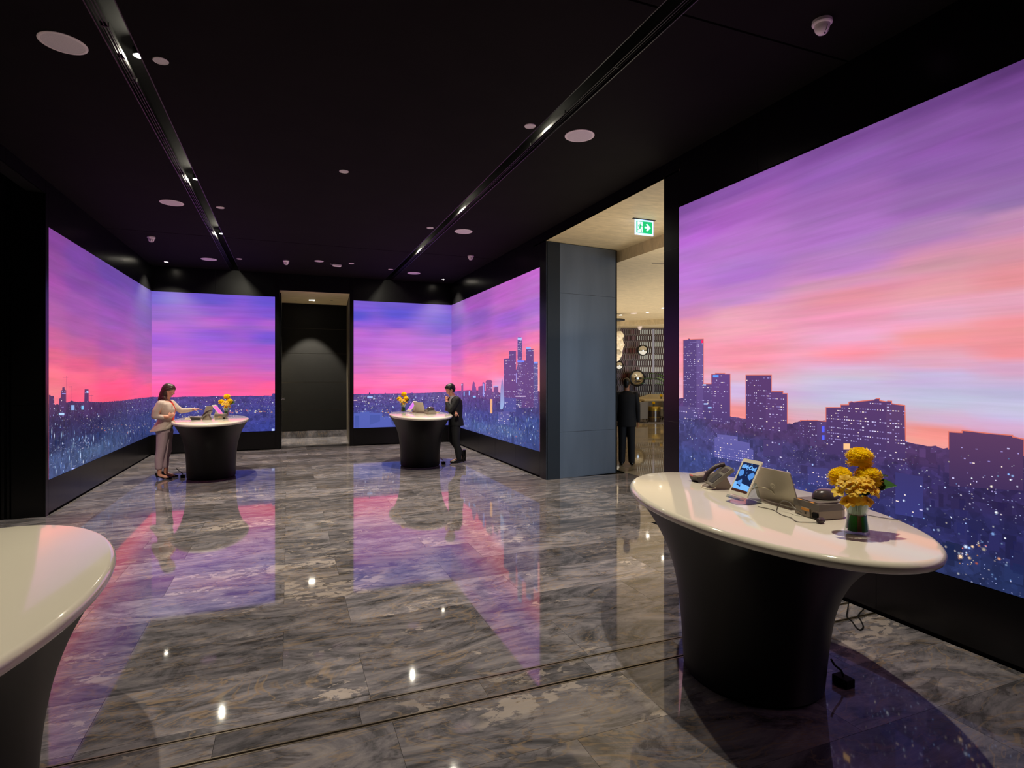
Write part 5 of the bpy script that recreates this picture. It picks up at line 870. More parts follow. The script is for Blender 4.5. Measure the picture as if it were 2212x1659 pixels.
def hand(bm, wrist, dirn, palm_n, curl=.35, s=1., spread=.18, thumb=1):
    """palm, four unequal bent fingers and a thumb leaving the side of the palm"""
    w_, d = Vector(wrist), Vector(dirn).normalized(); n = Vector(palm_n); n = (n-d*n.dot(d)).normalized(); side = d.cross(n)*thumb
    capsule(bm, w_, w_+d*.045*s, .026*s, .034*s, flat=.55, ax=n)
    capsule(bm, w_+d*.045*s, w_+d*.082*s, .036*s, .034*s, flat=.42, ax=n)
    for k, (off, L_) in enumerate(((.027, .068), (.009, .077), (-.009, .071), (-.026, .055))):
        b0 = w_+d*.085*s+side*off*s; fd = (d+side*off*spread*8*.5).normalized(); p = [b0]; a = 0
        for sg in (.42, .33, .25): a += curl; p.append(p[-1]+(fd*math.cos(a)+n*math.sin(a))*L_*sg*s)
        chain(bm, [(p[0], .0088*s), (p[1], .0084*s), (p[2], .0078*s), (p[3], .0068*s)], n=8)
    b0 = w_+d*.03*s+side*.028*s; t1 = b0+(d*.55+side*.75+n*.3).normalized()*.04*s; t2 = t1+(d*.9+side*.2+n*.4).normalized()*.032*s
    chain(bm, [(b0, .013*s), (t1, .0105*s), (t2, .0085*s)], n=8)
def head(bm, c, fd, up, s=1., fem=False):
    """skull, face, nose, lips, brow, ears; c = centre of the skull, fd = where it looks"""
    c, f_, u = Vector(c), Vector(fd).normalized(), Vector(up); u = (u-f_*u.dot(f_)).normalized(); r = f_.cross(u)
    def P(a, b_, h): return c+f_*a*s+r*b_*s+u*h*s
    capsule(bm, P(-.028, 0, .022), P(.012, 0, .028), .082*s, .078*s, n=18, flat=.86, ax=r)
    capsule(bm, P(.025, 0, -.005), P(.040, 0, -.062), .062*s, .040*s, n=16, flat=.95, ax=r)
    capsule(bm, P(.045, 0, -.078), P(.062, 0, -.086), .026*s, .018*s, n=12)          # chin
    for q in (-1, 1):
        capsule(bm, P(.0, q*.050, -.03), P(.045, q*.022, -.075), .022*s, .020*s)     # jaw
        capsule(bm, P(.056, q*.035, -.018), P(.05, q*.045, -.02), .020*s, .018*s)    # cheek
        capsule(bm, P(.070, q*.012, .024), P(.058, q*.045, .022), .011*s, .010*s)    # brow
        capsule(bm, P(-.008, q*.072, .012), P(-.014, q*.077, -.022), .014*s, .010*s, flat=.5, ax=r)   # ear
    chain(bm, [(P(.078, 0, .015), .009*s), (P(.094, 0, -.014), .011*s), (P(.099, 0, -.024), .0125*s)], n=10)
    for q in (-1, 1): capsule(bm, P(.088, q*.009, -.026), P(.084, q*.011, -.027), .008*s, .007*s, n=8)
    capsule(bm, P(.080, -.016, -.050), P(.080, .016, -.050), .0085*s, .0085*s, n=8)
    return P
M_skin = pbr('skin', 'c98f76', .5); M_skin.node_tree.nodes['Principled BSDF'].inputs['Subsurface Weight'].default_value = .1
M_skin2 = pbr('skin_warm', 'b27c60', .5); M_lip = pbr('lips', 'a84c4c', .4); M_eye = pbr('eye_dark', '2a1c18', .2); M_eyew = pbr('eye_white', 'e8e0d8', .3)
M_beige = grain(pbr('beige_suit', 'c4b2a6', .8), (60, 60, 60), .08); M_trous = grain(pbr('mauve_trousers', 'ac949c', .85), (60, 60, 60), .08)
M_red = pbr('red_blouse', 'd42c1c', .6); M_brown = grain(pbr('brown_hair', '3c2018', .45), (40, 40, 200), .4); M_bhair = grain(pbr('black_hair', '14100f', .45), (40, 40, 200), .4)
M_suit = grain(pbr('black_suit', '0f1015', .8), (60, 60, 60), .12); M_shoe = pbr('black_shoe', '0c0a0b', .25); M_shirt = pbr('white_shirt', 'c8c8cc', .7); M_tie = pbr('dark_tie', '2c1018', .6)
def face_bits(P, par, s=1., lips=True):
    for q in (-1, 1):
        bm = bmesh.new(); bmesh.ops.create_uvsphere(bm, u_segments=10, v_segments=8, radius=.0115*s); e = obj('eye', bm, M_eyew, par, True, P(.064, q*.029, .000))
        bm = bmesh.new(); bmesh.ops.create_uvsphere(bm, u_segments=8, v_segments=6, radius=.0065*s); obj('pupil', bm, M_eye, e, True, P(.0725, q*.029, -.004)-P(.064, q*.029, .0))
        bm = bmesh.new(); capsule(bm, P(.081, q*.014, .024), P(.070, q*.044, .026), .0036*s, .0028*s, n=6); obj('eyebrow', bm, M_brown, par, True)
    if lips: bm = bmesh.new(); capsule(bm, P(.0875, -.015, -.050), P(.0875, .015, -.050), .0045*s, .0045*s, n=6); obj('lips', bm, M_lip, par, True)
def place(root, loc):
    """parts were modelled in world space: make them relative to the root at the feet"""
    root.location = loc; inv = Vector(loc)
    for ch in root.children: ch.location = Vector(ch.location)-inv

# --- woman in beige, facing the table (+x)
def woman():
    Y = 11.78; yr, yl = Y-.18, Y+.18                    # her right side is nearer to the viewer
    t = thing('person', 'woman with long brown hair, beige jacket and red blouse at far left table', 'person')
    bm = bmesh.new()
    P = head(bm, (-1.955, Y, 1.575), (.93, -.08, -.42), (.4, 0, .9), .98)
    chain(bm, [((-1.975, Y, 1.50), .052), ((-2.01, Y, 1.38), .056)]); loft(bm, [(-2.01, Y, 1.40, .08, .13), (-2.01, Y, 1.30, .105, .16), (-2.0, Y, 1.10, .10, .135), (-2.02, Y, .95, .11, .155), (-2.03, Y, .84, .115, .16)])
    chain(bm, [((-2.05, yr, 1.34), .05), ((-2.13, yr-.03, 1.13), .042), ((-1.95, yr-.01, 1.115), .030)])
    hand(bm, (-1.945, yr-.01, 1.118), (.85, .1, .45), (.2, .9, -.1), .55, .92)
    chain(bm, [((-1.95, yl, 1.34), .05), ((-1.79, yl, 1.20), .040), ((-1.60, yl-.02, 1.222), .028)])
    hand(bm, (-1.60, yl-.02, 1.222), (1, -.12, .03), (0, 0, -1), .10, .98, thumb=-1)
    for q, x0, fx, fy in ((-1, -2.03, -2.09, .0), (1, -2.0, -2.02, .02)):
        yy = Y+q*.085
        chain(bm, [((x0, yy, .84), .08), ((x0-.03+(.02 if q > 0 else 0), yy, .50), .050), ((fx, yy, .30), .042), ((fx, yy, .15), .036), ((fx-.005, yy, .09), .034)])
        chain(bm, [((fx-.01, yy, .075), .030), ((fx+.10, yy-.01, .035), .030), ((fx+.155, yy-.01, .022), .020)], flat=1.15)
    fuse('body', bm, M_skin, t, .0065, 4); face_bits(P, t, .98)
    bm = bmesh.new()                                    # hair: cap drawn back, long fall behind and one lock over the shoulder
    capsule(bm, P(-.036, 0, .036), P(-.0, 0, .048), .091, .082, n=18, flat=.88, ax=(0, 1, 0)); capsule(bm, P(.02, 0, .075), P(.058, 0, .066), .045, .030, flat=1.25, ax=(0, 1, 0))
    for q in (-1, 1): capsule(bm, P(.02, q*.05, .055), P(-.03, q*.066, .0), .032, .030)
    chain(bm, [(P(-.06, 0, .02), .075), ((-2.045, Y, 1.50), .070), ((-2.075, Y, 1.42), .060), ((-2.085, Y-.02, 1.37), .035)], flat=1.15, ax=(0, 1, 0))
    chain(bm, [(P(-.03, -.065, -.01), .038), ((-2.02, Y-.075, 1.45), .040), ((-1.985, Y-.085, 1.37), .036), ((-1.945, Y-.09, 1.29), .018), ((-1.94, Y-.09, 1.24), .008)])
    capsule(bm, P(-.10, 0, .06), P(-.105, 0, .04), .028, .022)
    fuse('hair', bm, M_brown, t, .007, 4)
    bm = bmesh.new()
    loft(bm, [(-1.975, Y, 1.40, .05, .08), (-1.965, Y, 1.33, .085, .09), (-1.95, Y, 1.24, .095, .10), (-1.955, Y, 1.10, .085, .09), (-1.965, Y, .98, .08, .09)]); fuse('blouse', bm, M_red, t, .008, 3)
    bm = bmesh.new()                                    # fitted jacket with flared peplum
    loft(bm, [(-2.02, Y, 1.425, .06, .075), (-2.03, Y, 1.395, .09, .14), (-2.02, Y, 1.34, .130, .195), (-2.0, Y, 1.24, .155, .19), (-2.0, Y, 1.14, .135, .165), (-2.015, Y, 1.05, .120, .15), (-2.035, Y, .97, .145, .185), (-2.065, Y, .905, .168, .215, .12), (-2.085, Y, .865, .180, .225, .15)], 28)
    chain(bm, [((-2.06, yr, 1.345), .066), ((-2.125, yr-.03, 1.22), .060), ((-2.14, yr-.035, 1.135), .055), ((-2.03, yr-.02, 1.11), .045)])
    chain(bm, [((-1.95, yl, 1.345), .062), ((-1.86, yl, 1.25), .056), ((-1.79, yl, 1.195), .050), ((-1.63, yl-.02, 1.215), .038)])
    j = fuse('jacket', bm, M_beige, t, .009, 4)
    # open front: the blouse shows between the lapels
    bm = bmesh.new(); bm.from_mesh(j.data)
    kill = [v for v in bm.verts if v.co.x > -1.965 and abs(v.co.y-Y) < .016+.050*max(0, min(1, (v.co.z-1.03)/.33)) and 1.0 < v.co.z < 1.45]
    bmesh.ops.delete(bm, geom=kill, context='VERTS'); bm.to_mesh(j.data); bm.free()
    for p in j.data.polygons: p.use_smooth = True
    sd = j.modifiers.new('thickness', 'SOLIDIFY'); sd.thickness = .006; sd.offset = -1
    bm = bmesh.new(); chain(bm, [((-1.885, Y-.10, 1.33), .010), ((-1.882, Y-.12, 1.33), .010)]); obj('name_badge', bm, pbr('gold_badge', 'c89838', .3, metal=.8), t, True)
    bm = bmesh.new()                                    # cropped trousers
    loft(bm, [(-2.02, Y, 1.0, .115, .15), (-2.035, Y, .90, .13, .17), (-2.04, Y, .83, .135, .175)])
    for q, x0, fx in ((-1, -2.045, -2.10), (1, -2.0, -2.035)):
        yy = Y+q*.085; chain(bm, [((x0, yy, .84), .102), ((x0-.01, yy, .68), .090), ((x0-.03+(.03 if q > 0 else 0), yy, .50), .074), ((fx, yy, .36), .068), ((fx, yy, .215), .060)])
    tr = fuse('trousers', bm, M_trous, t, .009, 4)
    bm = bmesh.new(); bm.from_mesh(tr.data); bmesh.ops.bisect_plane(bm, geom=bm.verts[:]+bm.edges[:]+bm.faces[:], plane_co=(0, 0, .185), plane_no=(0, 0, 1), clear_inner=True); bm.to_mesh(tr.data); bm.free()
    for q, fx in ((-1, -2.09), (1, -2.02)):
        yy = Y+q*.085; bm = bmesh.new()                # pointed pumps on thin heels
        chain(bm, [((fx-.02, yy, .075), .034), ((fx+.06, yy-.005, .042), .032), ((fx+.12, yy-.01, .028), .030), ((fx+.185, yy-.01, .018), .016)]); capsule(bm, (fx-.035, yy, .055), (fx-.045, yy, .10), .022, .028)
        s_ = fuse('shoe', bm, M_shoe, t, .006, 3)
        bm = bmesh.new(); bm.from_mesh(s_.data)         # open vamp shows the foot
        bmesh.ops.delete(bm, geom=[v for v in bm.verts if v.co.z > .068-.2*(v.co.x-fx-.02) and fx-.02 < v.co.x < fx+.10], context='VERTS'); bm.to_mesh(s_.data); bm.free()
        for p in s_.data.polygons: p.use_smooth = True
        bm = bmesh.new(); tube(bm, [(fx-.042, yy, .075), (fx-.040, yy, .04), (fx-.036, yy, .001)], .010, 8, .5); o = obj('heel', bm, M_shoe, s_, True)
    place(t, (-2.03, Y, 0)); t.location.x -= .035
woman()

# --- man leaning on the far right table, facing -x
def leaning_man():
    Y = 11.66; yn, yf = Y-.17, Y+.19                    # his left side is nearer to the viewer
    t = thing('person', 'man in black suit leaning his elbow on the far right table, fist at mouth', 'person')
    bm = bmesh.new()
    P = head(bm, (3.165, Y, 1.545), (-.90, -.02, -.43), (-.4, 0, .9), 1.0)
    chain(bm, [((3.19, Y, 1.46), .060), ((3.25, Y, 1.36), .062)]); loft(bm, [(3.26, Y, 1.37, .07, .12), (3.29, Y, 1.25, .10, .15), (3.29, Y, 1.05, .10, .14), (3.27, Y, .90, .12, .16), (3.26, Y, .84, .12, .16)])
    chain(bm, [((3.28, yn, 1.30), .045), ((3.125, yn+.02, 1.115), .045), ((3.075, yn+.09, 1.30), .032)])
    # fist closed against the mouth
    w_ = Vector((3.07, yn+.10, 1.305)); hand(bm, w_, (-.12, .35, .93), (.95, .25, .05), 1.05, .98, .05, thumb=-1)
    chain(bm, [((3.28, yf, 1.30), .045), ((3.33, yf-.02, 1.08), .045), ((3.25, Y-.16, 1.065), .034)])
    hand(bm, (3.25, Y-.19, 1.06), (-.25, -.95, -.1), (-.6, 0, -.8), .9, .98)
    chain(bm, [((3.27, Y-.085, .86), .095), ((3.27, Y-.08, .47), .066), ((3.345, Y-.07, .11), .042)]); chain(bm, [((3.34, Y-.07, .07), .036), ((3.20, Y-.08, .04), .034), ((3.16, Y-.08, .03), .028)])
    chain(bm, [((3.27, Y+.085, .86), .095), ((3.25, Y+.09, .48), .066), ((3.42, Y-.02, .20), .042)]); chain(bm, [((3.43, Y-.03, .18), .034), ((3.445, Y-.04, .05), .032)])
    fuse('body', bm, M_skin, t, .0068, 4); face_bits(P, t, 1., False)
    bm = bmesh.new(); capsule(bm, P(-.036, 0, .038), P(.0, 0, .050), .092, .084, n=18, flat=.86, ax=(0, 1, 0)); capsule(bm, P(.03, 0, .083), P(.065, 0, .082), .036, .026, flat=1.5, ax=(0, 1, 0)); capsule(bm, P(-.075, 0, .0), P(-.06, 0, -.04), .050, .040, flat=1.2, ax=(0, 1, 0))
    for q in (-1, 1): capsule(bm, P(.02, q*.055, .045), P(.005, q*.068, .01), .025, .014)
    fuse('hair', bm, M_bhair, t, .007, 4)
    bm = bmesh.new(); loft(bm, [(3.225, Y, 1.425, .070, .068), (3.235, Y, 1.375, .085, .095), (3.20, Y, 1.30, .09, .09), (3.19, Y, 1.15, .09, .09)]); fuse('shirt', bm, M_shirt, t, .008, 3)
    bm = bmesh.new(); chain(bm, [((3.145, Y, 1.375), .020), ((3.10, Y, 1.27), .026), ((3.085, Y, 1.12), .030)], flat=1.2); fuse('tie', bm, M_tie, t, .006, 2)
    bm = bmesh.new()
    loft(bm, [(3.275, Y, 1.415, .055, .085), (3.275, Y, 1.37, .10, .17), (3.28, Y, 1.32, .135, .215), (3.285, Y, 1.22, .145, .205), (3.29, Y, 1.08, .138, .185), (3.285, Y, .98, .14, .185), (3.29, Y, .88, .155, .195), (3.295, Y, .79, .165, .20)], 28)
    chain(bm, [((3.275, yn, 1.335), .072), ((3.20, yn+.01, 1.21), .066), ((3.125, yn+.02, 1.125), .064), ((3.095, yn+.05, 1.20), .052), ((3.078, yn+.085, 1.265), .046)])
    chain(bm, [((3.275, yf, 1.335), .072), ((3.34, yf, 1.20), .064), ((3.335, yf-.02, 1.09), .058), ((3.26, Y-.12, 1.07), .046)])
    j = fuse('jacket', bm, M_suit, t, .010, 3)
    bm = bmesh.new(); bm.from_mesh(j.data)
    kill = [v for v in bm.verts if v.co.x < 3.235 and abs(v.co.y-Y) < .06*max(0, min(1, (v.co.z-1.08)/.30)) and 1.1 < v.co.z < 1.46]
    bmesh.ops.delete(bm, geom=kill, context='VERTS'); bm.to_mesh(j.data); bm.free()
    for p in j.data.polygons: p.use_smooth = True
    for q, pts in ((-1, [(3.27, Y-.085, .86), (3.27, Y-.08, .47), (3.335, Y-.07, .12)]), (1, [(3.27, Y+.085, .86), (3.245, Y+.09, .48), (3.40, Y-.01, .23)])):
        pass
    bm = bmesh.new(); loft(bm, [(3.265, Y, 1.0, .125, .16), (3.27, Y, .88, .135, .175), (3.27, Y, .80, .13, .17)])
    chain(bm, [((3.27, Y-.085, .85), .105), ((3.265, Y-.08, .48), .082), ((3.31, Y-.075, .28), .070), ((3.335, Y-.07, .09), .062)])
    chain(bm, [((3.255, Y+.085, .85), .100), ((3.225, Y+.085, .49), .080), ((3.33, Y+.02, .32), .068), ((3.40, Y-.01, .20), .060)])
    fuse('trousers', bm, M_suit, t, .010, 4)
    bm = bmesh.new(); capsule(bm, (3.345, Y-.07, .11), (3.35, Y-.07, .06), .046, .048); chain(bm, [((3.365, Y-.07, .045), .044), ((3.26, Y-.08, .042), .044), ((3.165, Y-.085, .027), .028)], flat=1.1); s_ = fuse('shoe', bm, M_shoe, t, .006, 2)
    bm = bmesh.new(); capsule(bm, (3.41, Y-.02, .22), (3.43, Y-.03, .18), .046, .046); chain(bm, [((3.425, Y-.03, .235), .040), ((3.45, Y-.04, .13), .042), ((3.445, Y-.04, .032), .030)], flat=1.1); fuse('shoe', bm, M_shoe, t, .006, 2)
    boxo('sole', 3.462, 3.492, Y-.085, Y+.0, .03, .27, M_shoe, t, .008)
    place(t, (3.34, Y, 0)); t.location.x += .03
leaning_man()

# --- man seen from behind, standing in the lobby
def standing_man():
    t = thing('person', 'man in black suit standing with his back turned in the lobby passage', 'person')
    bm = bmesh.new()                                    # modelled facing +y, then turned
    P = head(bm, (0, .01, 1.675), (.1, 1, -.05), (0, 0, 1), 1.0)
    chain(bm, [((0, -.015, 1.60), .058), ((0, -.02, 1.48), .062)]); loft(bm, [(0, 0, 1.49, .15, .09), (0, 0, 1.38, .17, .11), (0, 0, 1.15, .15, .10), (0, 0, .95, .16, .11)])
    for q in (-1, 1):
        chain(bm, [((q*.19, 0, 1.44), .055), ((q*.245, -.01, 1.15), .045), ((q*.255, .05, .90), .030)]); hand(bm, (q*.255, .052, .90), (0, .2, -1), (-q, .2, 0), .25, 1., thumb=q)
        chain(bm, [((q*.09, 0, .93), .10), ((q*.10, .01, .50), .066), ((q*.115, -.01, .10), .042)]); chain(bm, [((q*.115, -.01, .06), .036), ((q*.14, .12, .035), .034), ((q*.145, .17, .03), .026)])
    fuse('body', bm, M_skin2, t, .0072, 4); face_bits(P, t)
    bm = bmesh.new(); capsule(bm, P(-.036, 0, .036), P(.0, 0, .048), .092, .084, n=18, flat=.86, ax=(1, 0, 0)); capsule(bm, P(.04, 0, .078), P(.066, 0, .07), .034, .024, flat=1.5, ax=(1, 0, 0)); capsule(bm, P(-.070, 0, .0), P(-.058, 0, -.05), .052, .040, flat=1.2, ax=(1, 0, 0))
    for q in (-1, 1): capsule(bm, P(.02, q*.055, .045), P(.005, q*.068, .01), .025, .014)
    fuse('hair', bm, M_bhair, t, .007, 4)
    bm = bmesh.new(); capsule(bm, (-.0, -.015, 1.53), (0, -.015, 1.49), .060, .066); fuse('shirt_collar', bm, M_shirt, t, .007, 2)
    bm = bmesh.new()
    loft(bm, [(0, -.02, 1.535, .07, .065), (0, -.01, 1.50, .15, .095), (0, 0, 1.45, .22, .125), (0, 0, 1.34, .215, .14), (0, 0, 1.15, .195, .13), (0, 0, 1.0, .20, .135), (0, 0, .86, .215, .145), (0, 0, .80, .22, .15)], 28)
    for q in (-1, 1): chain(bm, [((q*.195, 0, 1.45), .072), ((q*.24, -.01, 1.25), .062), ((q*.25, -.0, 1.12), .056), ((q*.257, .04, .925), .046)])
    fuse('jacket', bm, M_suit, t, .010, 3)
    bm = bmesh.new(); loft(bm, [(0, 0, 1.0, .16, .12), (0, 0, .86, .175, .125)])
    for q in (-1, 1): chain(bm, [((q*.09, 0, .88), .108), ((q*.10, .01, .50), .088), ((q*.11, .0, .10), .076)])
    fuse('trousers', bm, M_suit, t, .010, 3)
    for q in (-1, 1): bm = bmesh.new(); chain(bm, [((q*.115, -.03, .042), .040), ((q*.135, .08, .036), .040), ((q*.15, .19, .028), .030)], flat=1.05); fuse('shoe', bm, M_shoe, t, .006, 2)
    t.scale = (.9, 1, 1); t.location = (6.50, 10.02, 0); t.rotation_euler = (0, 0, -.62)
standing_man()

# ---------------------------------------------------------------- lobby behind the opening
def ring_ceiling(x0, x1, y0, y1, cx, cy, r, z, th):
    bm = bmesh.new(); n = 64; a = []; b_ = []
    for k in range(n):
        t_ = 2*PI*k/n; dx, dy = math.cos(t_), math.sin(t_); sx = (x1-cx)/dx if dx > 1e-6 else ((x0-cx)/dx if dx < -1e-6 else 1e9); sy = (y1-cy)/dy if dy > 1e-6 else ((y0-cy)/dy if dy < -1e-6 else 1e9)
        s_ = min(sx, sy); a.append((cx+r*dx, cy+r*dy)); b_.append((cx+s_*dx, cy+s_*dy))
    va = [bm.verts.new((*p, z)) for p in a]; vb = [bm.verts.new((*p, z)) for p in b_]; vc = [bm.verts.new((*p, z+th)) for p in a]
    # keep the outline square: add the four corners
    for k in range(n):
        j = (k+1) % n; bm.faces.new((va[k], va[j], vb[j], vb[k])); bm.faces.new((va[k], vc[k], vc[j], va[j]))
        p, q = b_[k], b_[j]
        if abs(p[0]-q[0]) > 1e-6 and abs(p[1]-q[1]) > 1e-6:
            cxn = x1 if max(p[0], q[0]) > x1-1e-4 else x0; cyn = y1 if max(p[1], q[1]) > y1-1e-4 else y0; bm.faces.new((vb[k], vb[j], bm.verts.new((cxn, cyn, z))))
    bm.faces.new(vc); return bm
struct(obj('ceiling_lobby', ring_ceiling(6.0, 24, -4, 28, 12.3, 19.0, 2.6, 4.02, .22), M_plaster))
UW = Vector((math.cos(YAW), -math.sin(YAW), 0)); NW = Vector((-math.sin(YAW), -math.cos(YAW), 0))    # along and out of the lattice wall
W0 = Vector((13.75, 22.3, 0)); RW = math.atan2(UW.y, UW.x)
wlob = struct(boxo('wall_lobby', -7, 8, .3, .5, 0, 4.1, pbr('maroon_wall', '3c1518', .35))); wlob.location = W0; wlob.rotation_euler = (0, 0, RW)
struct(boxo('wall_lobby_side', 23.8, 24, -4, 28, 0, 4.1, M_plaster)); struct(boxo('wall_lobby_left', 5.9, 6.0, 12.0, 28, 0, 4.1, M_plaster))
struct(boxo('wall_lobby_front', 6.0, 24, -4.2, -4, 0, 4.1, M_plaster)); struct(boxo('wall_lobby_near', 5.86, 5.96, -4, 5.45, 0, 4.1, M_plaster))
lat = thing('lattice_screen', 'wall-high screen of slender hexagons, dark red left and silver right, in the lobby', 'room divider', W0, RW)
bm = bmesh.new(); bs = bmesh.new(); br = bmesh.new(); cw, ch, tk = .084, .285, .007
def seg(bm, x0, z0, x1, z1, w_, y0, y1):
    d = Vector((x1-x0, z1-z0)).normalized(); n = Vector((-d.y, d.x))*w_/2; q = [(x0+n.x, z0+n.y), (x1+n.x, z1+n.y), (x1-n.x, z1-n.y), (x0-n.x, z0-n.y)]
    a = [bm.verts.new((x, y0, z)) for x, z in q]; b_ = [bm.verts.new((x, y1, z)) for x, z in q]; bm.faces.new(a); bm.faces.new(b_[::-1])
    for i in range(4): bm.faces.new((a[i], b_[i], b_[(i+1) % 4], a[(i+1) % 4]))
rg = random.Random(8)
for r in range(14):
    for q in range(-24, 34):
        x = q*cw+(cw/2 if r % 2 else 0); z = .02+r*ch; zb, zt = z, z+ch*.72
        seg(bm, x, zb, x, zt, tk, 0, .02); seg(bm, x, zt, x+cw/2, zt+ch*.28, tk, 0, .02); seg(bm, x, zt, x-cw/2, zt+ch*.28, tk, 0, .02)
        if q*cw > 1.06+.04*(r % 2): box(bs, x+.008, x+.034, .022, .03, zb+.01, zt-.0)
        elif rg.random() < .5: box(br, x+.012, x+cw-.012, .05, .056, zb+.02, zt)
for q, mat, nm_ in ((bm, pbr('lattice_bronze', '9a8e84', .4, metal=.4), 'lattice'), (bs, pbr('silver_slip', 'dce8ee', .3), 'silver_slips'), (br, pbr('red_slip', '5a2428', .3), 'red_slips')):
    o = obj(nm_, q, mat, lat); o['kind'] = 'stuff'
boxo('post', 1.78, 1.86, -.02, .06, 0, 3.95, pbr('pale_post', '9a9cb8', .4), lat)
M_mirror = pbr('convex_mirror', 'd8dce0', .03, metal=1.)
def mirror(px, D, z, r, label):
    d = VF+VR*(px-1106)/1226; p = d*D; t = thing('convex_mirror', label, 'mirror', (p.x, p.y, z), RW, 'round convex mirrors')
    M = Matrix.Rotation(PI/2, 4, 'X')
    bm = bmesh.new(); lathe(bm, [(r*.84, -.02), (r, -.02), (r*1.0, .04), (r*.94, .06), (r*.84, .03)], 36, M=M, cap=False); obj('rim', bm, M_shoe, t, True)
    bm = bmesh.new(); lathe(bm, [(r*.86*math.cos(a), .01+r*.55*math.sin(a)) for a in [PI/2*k/8 for k in range(9)]][:-1]+[(.002, .01+r*.55)], 36, M=M); obj('glass', bm, M_mirror, t, True)
mirror(1388, 24.9, 2.95, .25, 'medium round convex mirror high on the lattice screen'); mirror(1376, 24.9, 1.73, .37, 'largest round convex mirror, above the standing man\'s shoulder'); mirror(1337, 24.9, 2.28, .20, 'small round convex mirror at the left edge of the lattice')
def at(px, D, z=0.): p = (VF+VR*(px-1106)/1226)*D; return (p.x, p.y, z)
# chandelier of frosted blown-glass lumps
ch_ = thing('glass_chandelier', 'cluster of glowing frosted glass lumps hanging on thin wires in the lobby', 'chandelier', at(1326, 21.8, 3.0))
M_ice = grain(pbr('frosted_glass', 'f0e4cc', .35, emit='ffe8c4', es=.16), (14, 14, 14), .35); M_ice2 = pbr('smoky_glass', 'd8d4c8', .1, trans=.7); rg = random.Random(5)
for k in range(34):
    a = k*2.4; zz = .38-.9*k/33; rr = .27*(1-.9*max(0, -zz)) ; p = Vector((rr*math.cos(a)*rg.uniform(.6, 1), rr*math.sin(a)*rg.uniform(.6, 1), zz)); bm = bmesh.new()
    bmesh.ops.create_icosphere(bm, subdivisions=3, radius=rg.uniform(.13, .19)); 
    for v in bm.verts: v.co *= 1+.10*math.sin(v.co.x*31+k)*math.sin(v.co.y*27+2*k)*math.cos(v.co.z*23)
    obj('glass_lump', bm, M_ice2 if k % 6 == 5 else M_ice, ch_, True, p)
    bm = bmesh.new(); tube(bm, [p+Vector((0, 0, .1)), Vector((p.x, p.y, .98))], .004, 4); obj('wire', bm, M_chrome, ch_)
bm = bmesh.new(); lathe(bm, [(.02, .955), (.42, .955), (.42, 1.0), (.02, 1.0)], 36); obj('canopy', bm, M_steeldark, ch_, True); bm = bmesh.new(); tube(bm, [(0, 0, .98), (0, 0, 1.238)], .03, 10); obj('stem', bm, M_steeldark, ch_, True)
def small_light(px, D, label, z=4.02):
    t = thing('downlight', label, 'light', at(px, D, z)); bm = bmesh.new(); lathe(bm, [(.055, 0), (.085, -.001), (.085, -.012), (.055, -.01)], 20, cap=False); obj('trim_ring', bm, M_white, t)
    bm = bmesh.new(); lathe(bm, [(.001, -.008), (.06, -.008), (.06, -.001)], 20); obj('lens', bm, M_lens, t)
small_light(1399, 21.5, 'lit downlight in the round lobby ceiling recess, left of the wall post', 4.24); small_light(1340, 22.4, 'lit downlight in the lobby ceiling beside the chandelier wires', 4.24); small_light(1433, 18.2, 'lit downlight in the lobby ceiling at the passage\'s right edge')
t = dome_cam(0, 0, 0, 'white dome camera in front of the lobby lattice screen', 1.6); t.location = at(1382, 25.1, 4.02)
t = thing('ceiling_projector', 'small white box fixture inside the lobby ceiling recess', 'ceiling fixture', at(1369, 20.8, 4.24)); boxo('casing', -.10, .10, -.08, .08, -.13, 0, M_white, t, .02)
boxo('ceiling_vent', -.14, .14, -.012, .012, -.004, 0, M_steeldark); o = bpy.data.objects['ceiling_vent']; o.location = (6.70, 9.2, 4.02); o.rotation_euler = (0, 0, -.4); tag(o, 'thin dark slot vent in the lobby ceiling behind the exit sign', 'vent')
# furniture
M_chair = pbr('grey_upholstery', '8a8c94', .8); M_cream = grain(pbr('cream_upholstery', 'cdbf9c', .8), (8, 8, 8), .08); M_brass = pbr('brass', 'b09848', .3, metal=.8)
def tub_chair(px, D, rz, label):
    t = thing('tub_chair', label, 'chair', at(px, D, .016), rz, 'grey tub chairs'); bm = bmesh.new(); n = 22
    for (r0, z0), (r1, z1) in (((.33, .15), (.36, .80)), ((.27, .80), (.26, .38)), ((.36, .80), (.27, .80)), ((.26, .15), (.33, .15)), ((.26, .38), (.26, .15))):
        for k in range(n):
            a0, a1 = PI*.82+PI*1.36*k/n, PI*.82+PI*1.36*(k+1)/n
            bm.faces.new([bm.verts.new((r*math.cos(a), r*math.sin(a)*.95, z)) for r, a, z in ((r0, a0, z0), (r0, a1, z0), (r1, a1, z1), (r1, a0, z1))])
    bmesh.ops.remove_doubles(bm, verts=bm.verts, dist=.0005); obj('shell', bm, M_chair, t, True)
    bm = bmesh.new(); lathe(bm, [(.20, .16), (.262, .18), (.262, .40), (.22, .43)], 28); obj('seat', bm, M_chair, t, True)
    for sx in (-1, 1):
        for sy in (-1, 1): bm = bmesh.new(); tube(bm, [(sx*.19, sy*.19, .17), (sx*.25, sy*.24, 0)], .017, 8, .6); obj('leg', bm, M_shoe, t, True)
tub_chair(1381, 22.25, -.25, 'pale grey tub chair seen from behind, next to the standing man\'s arm')
tub_chair(1447, 22.4, 1.3, 'grey tub chair mostly hidden by the right frame of the passage')
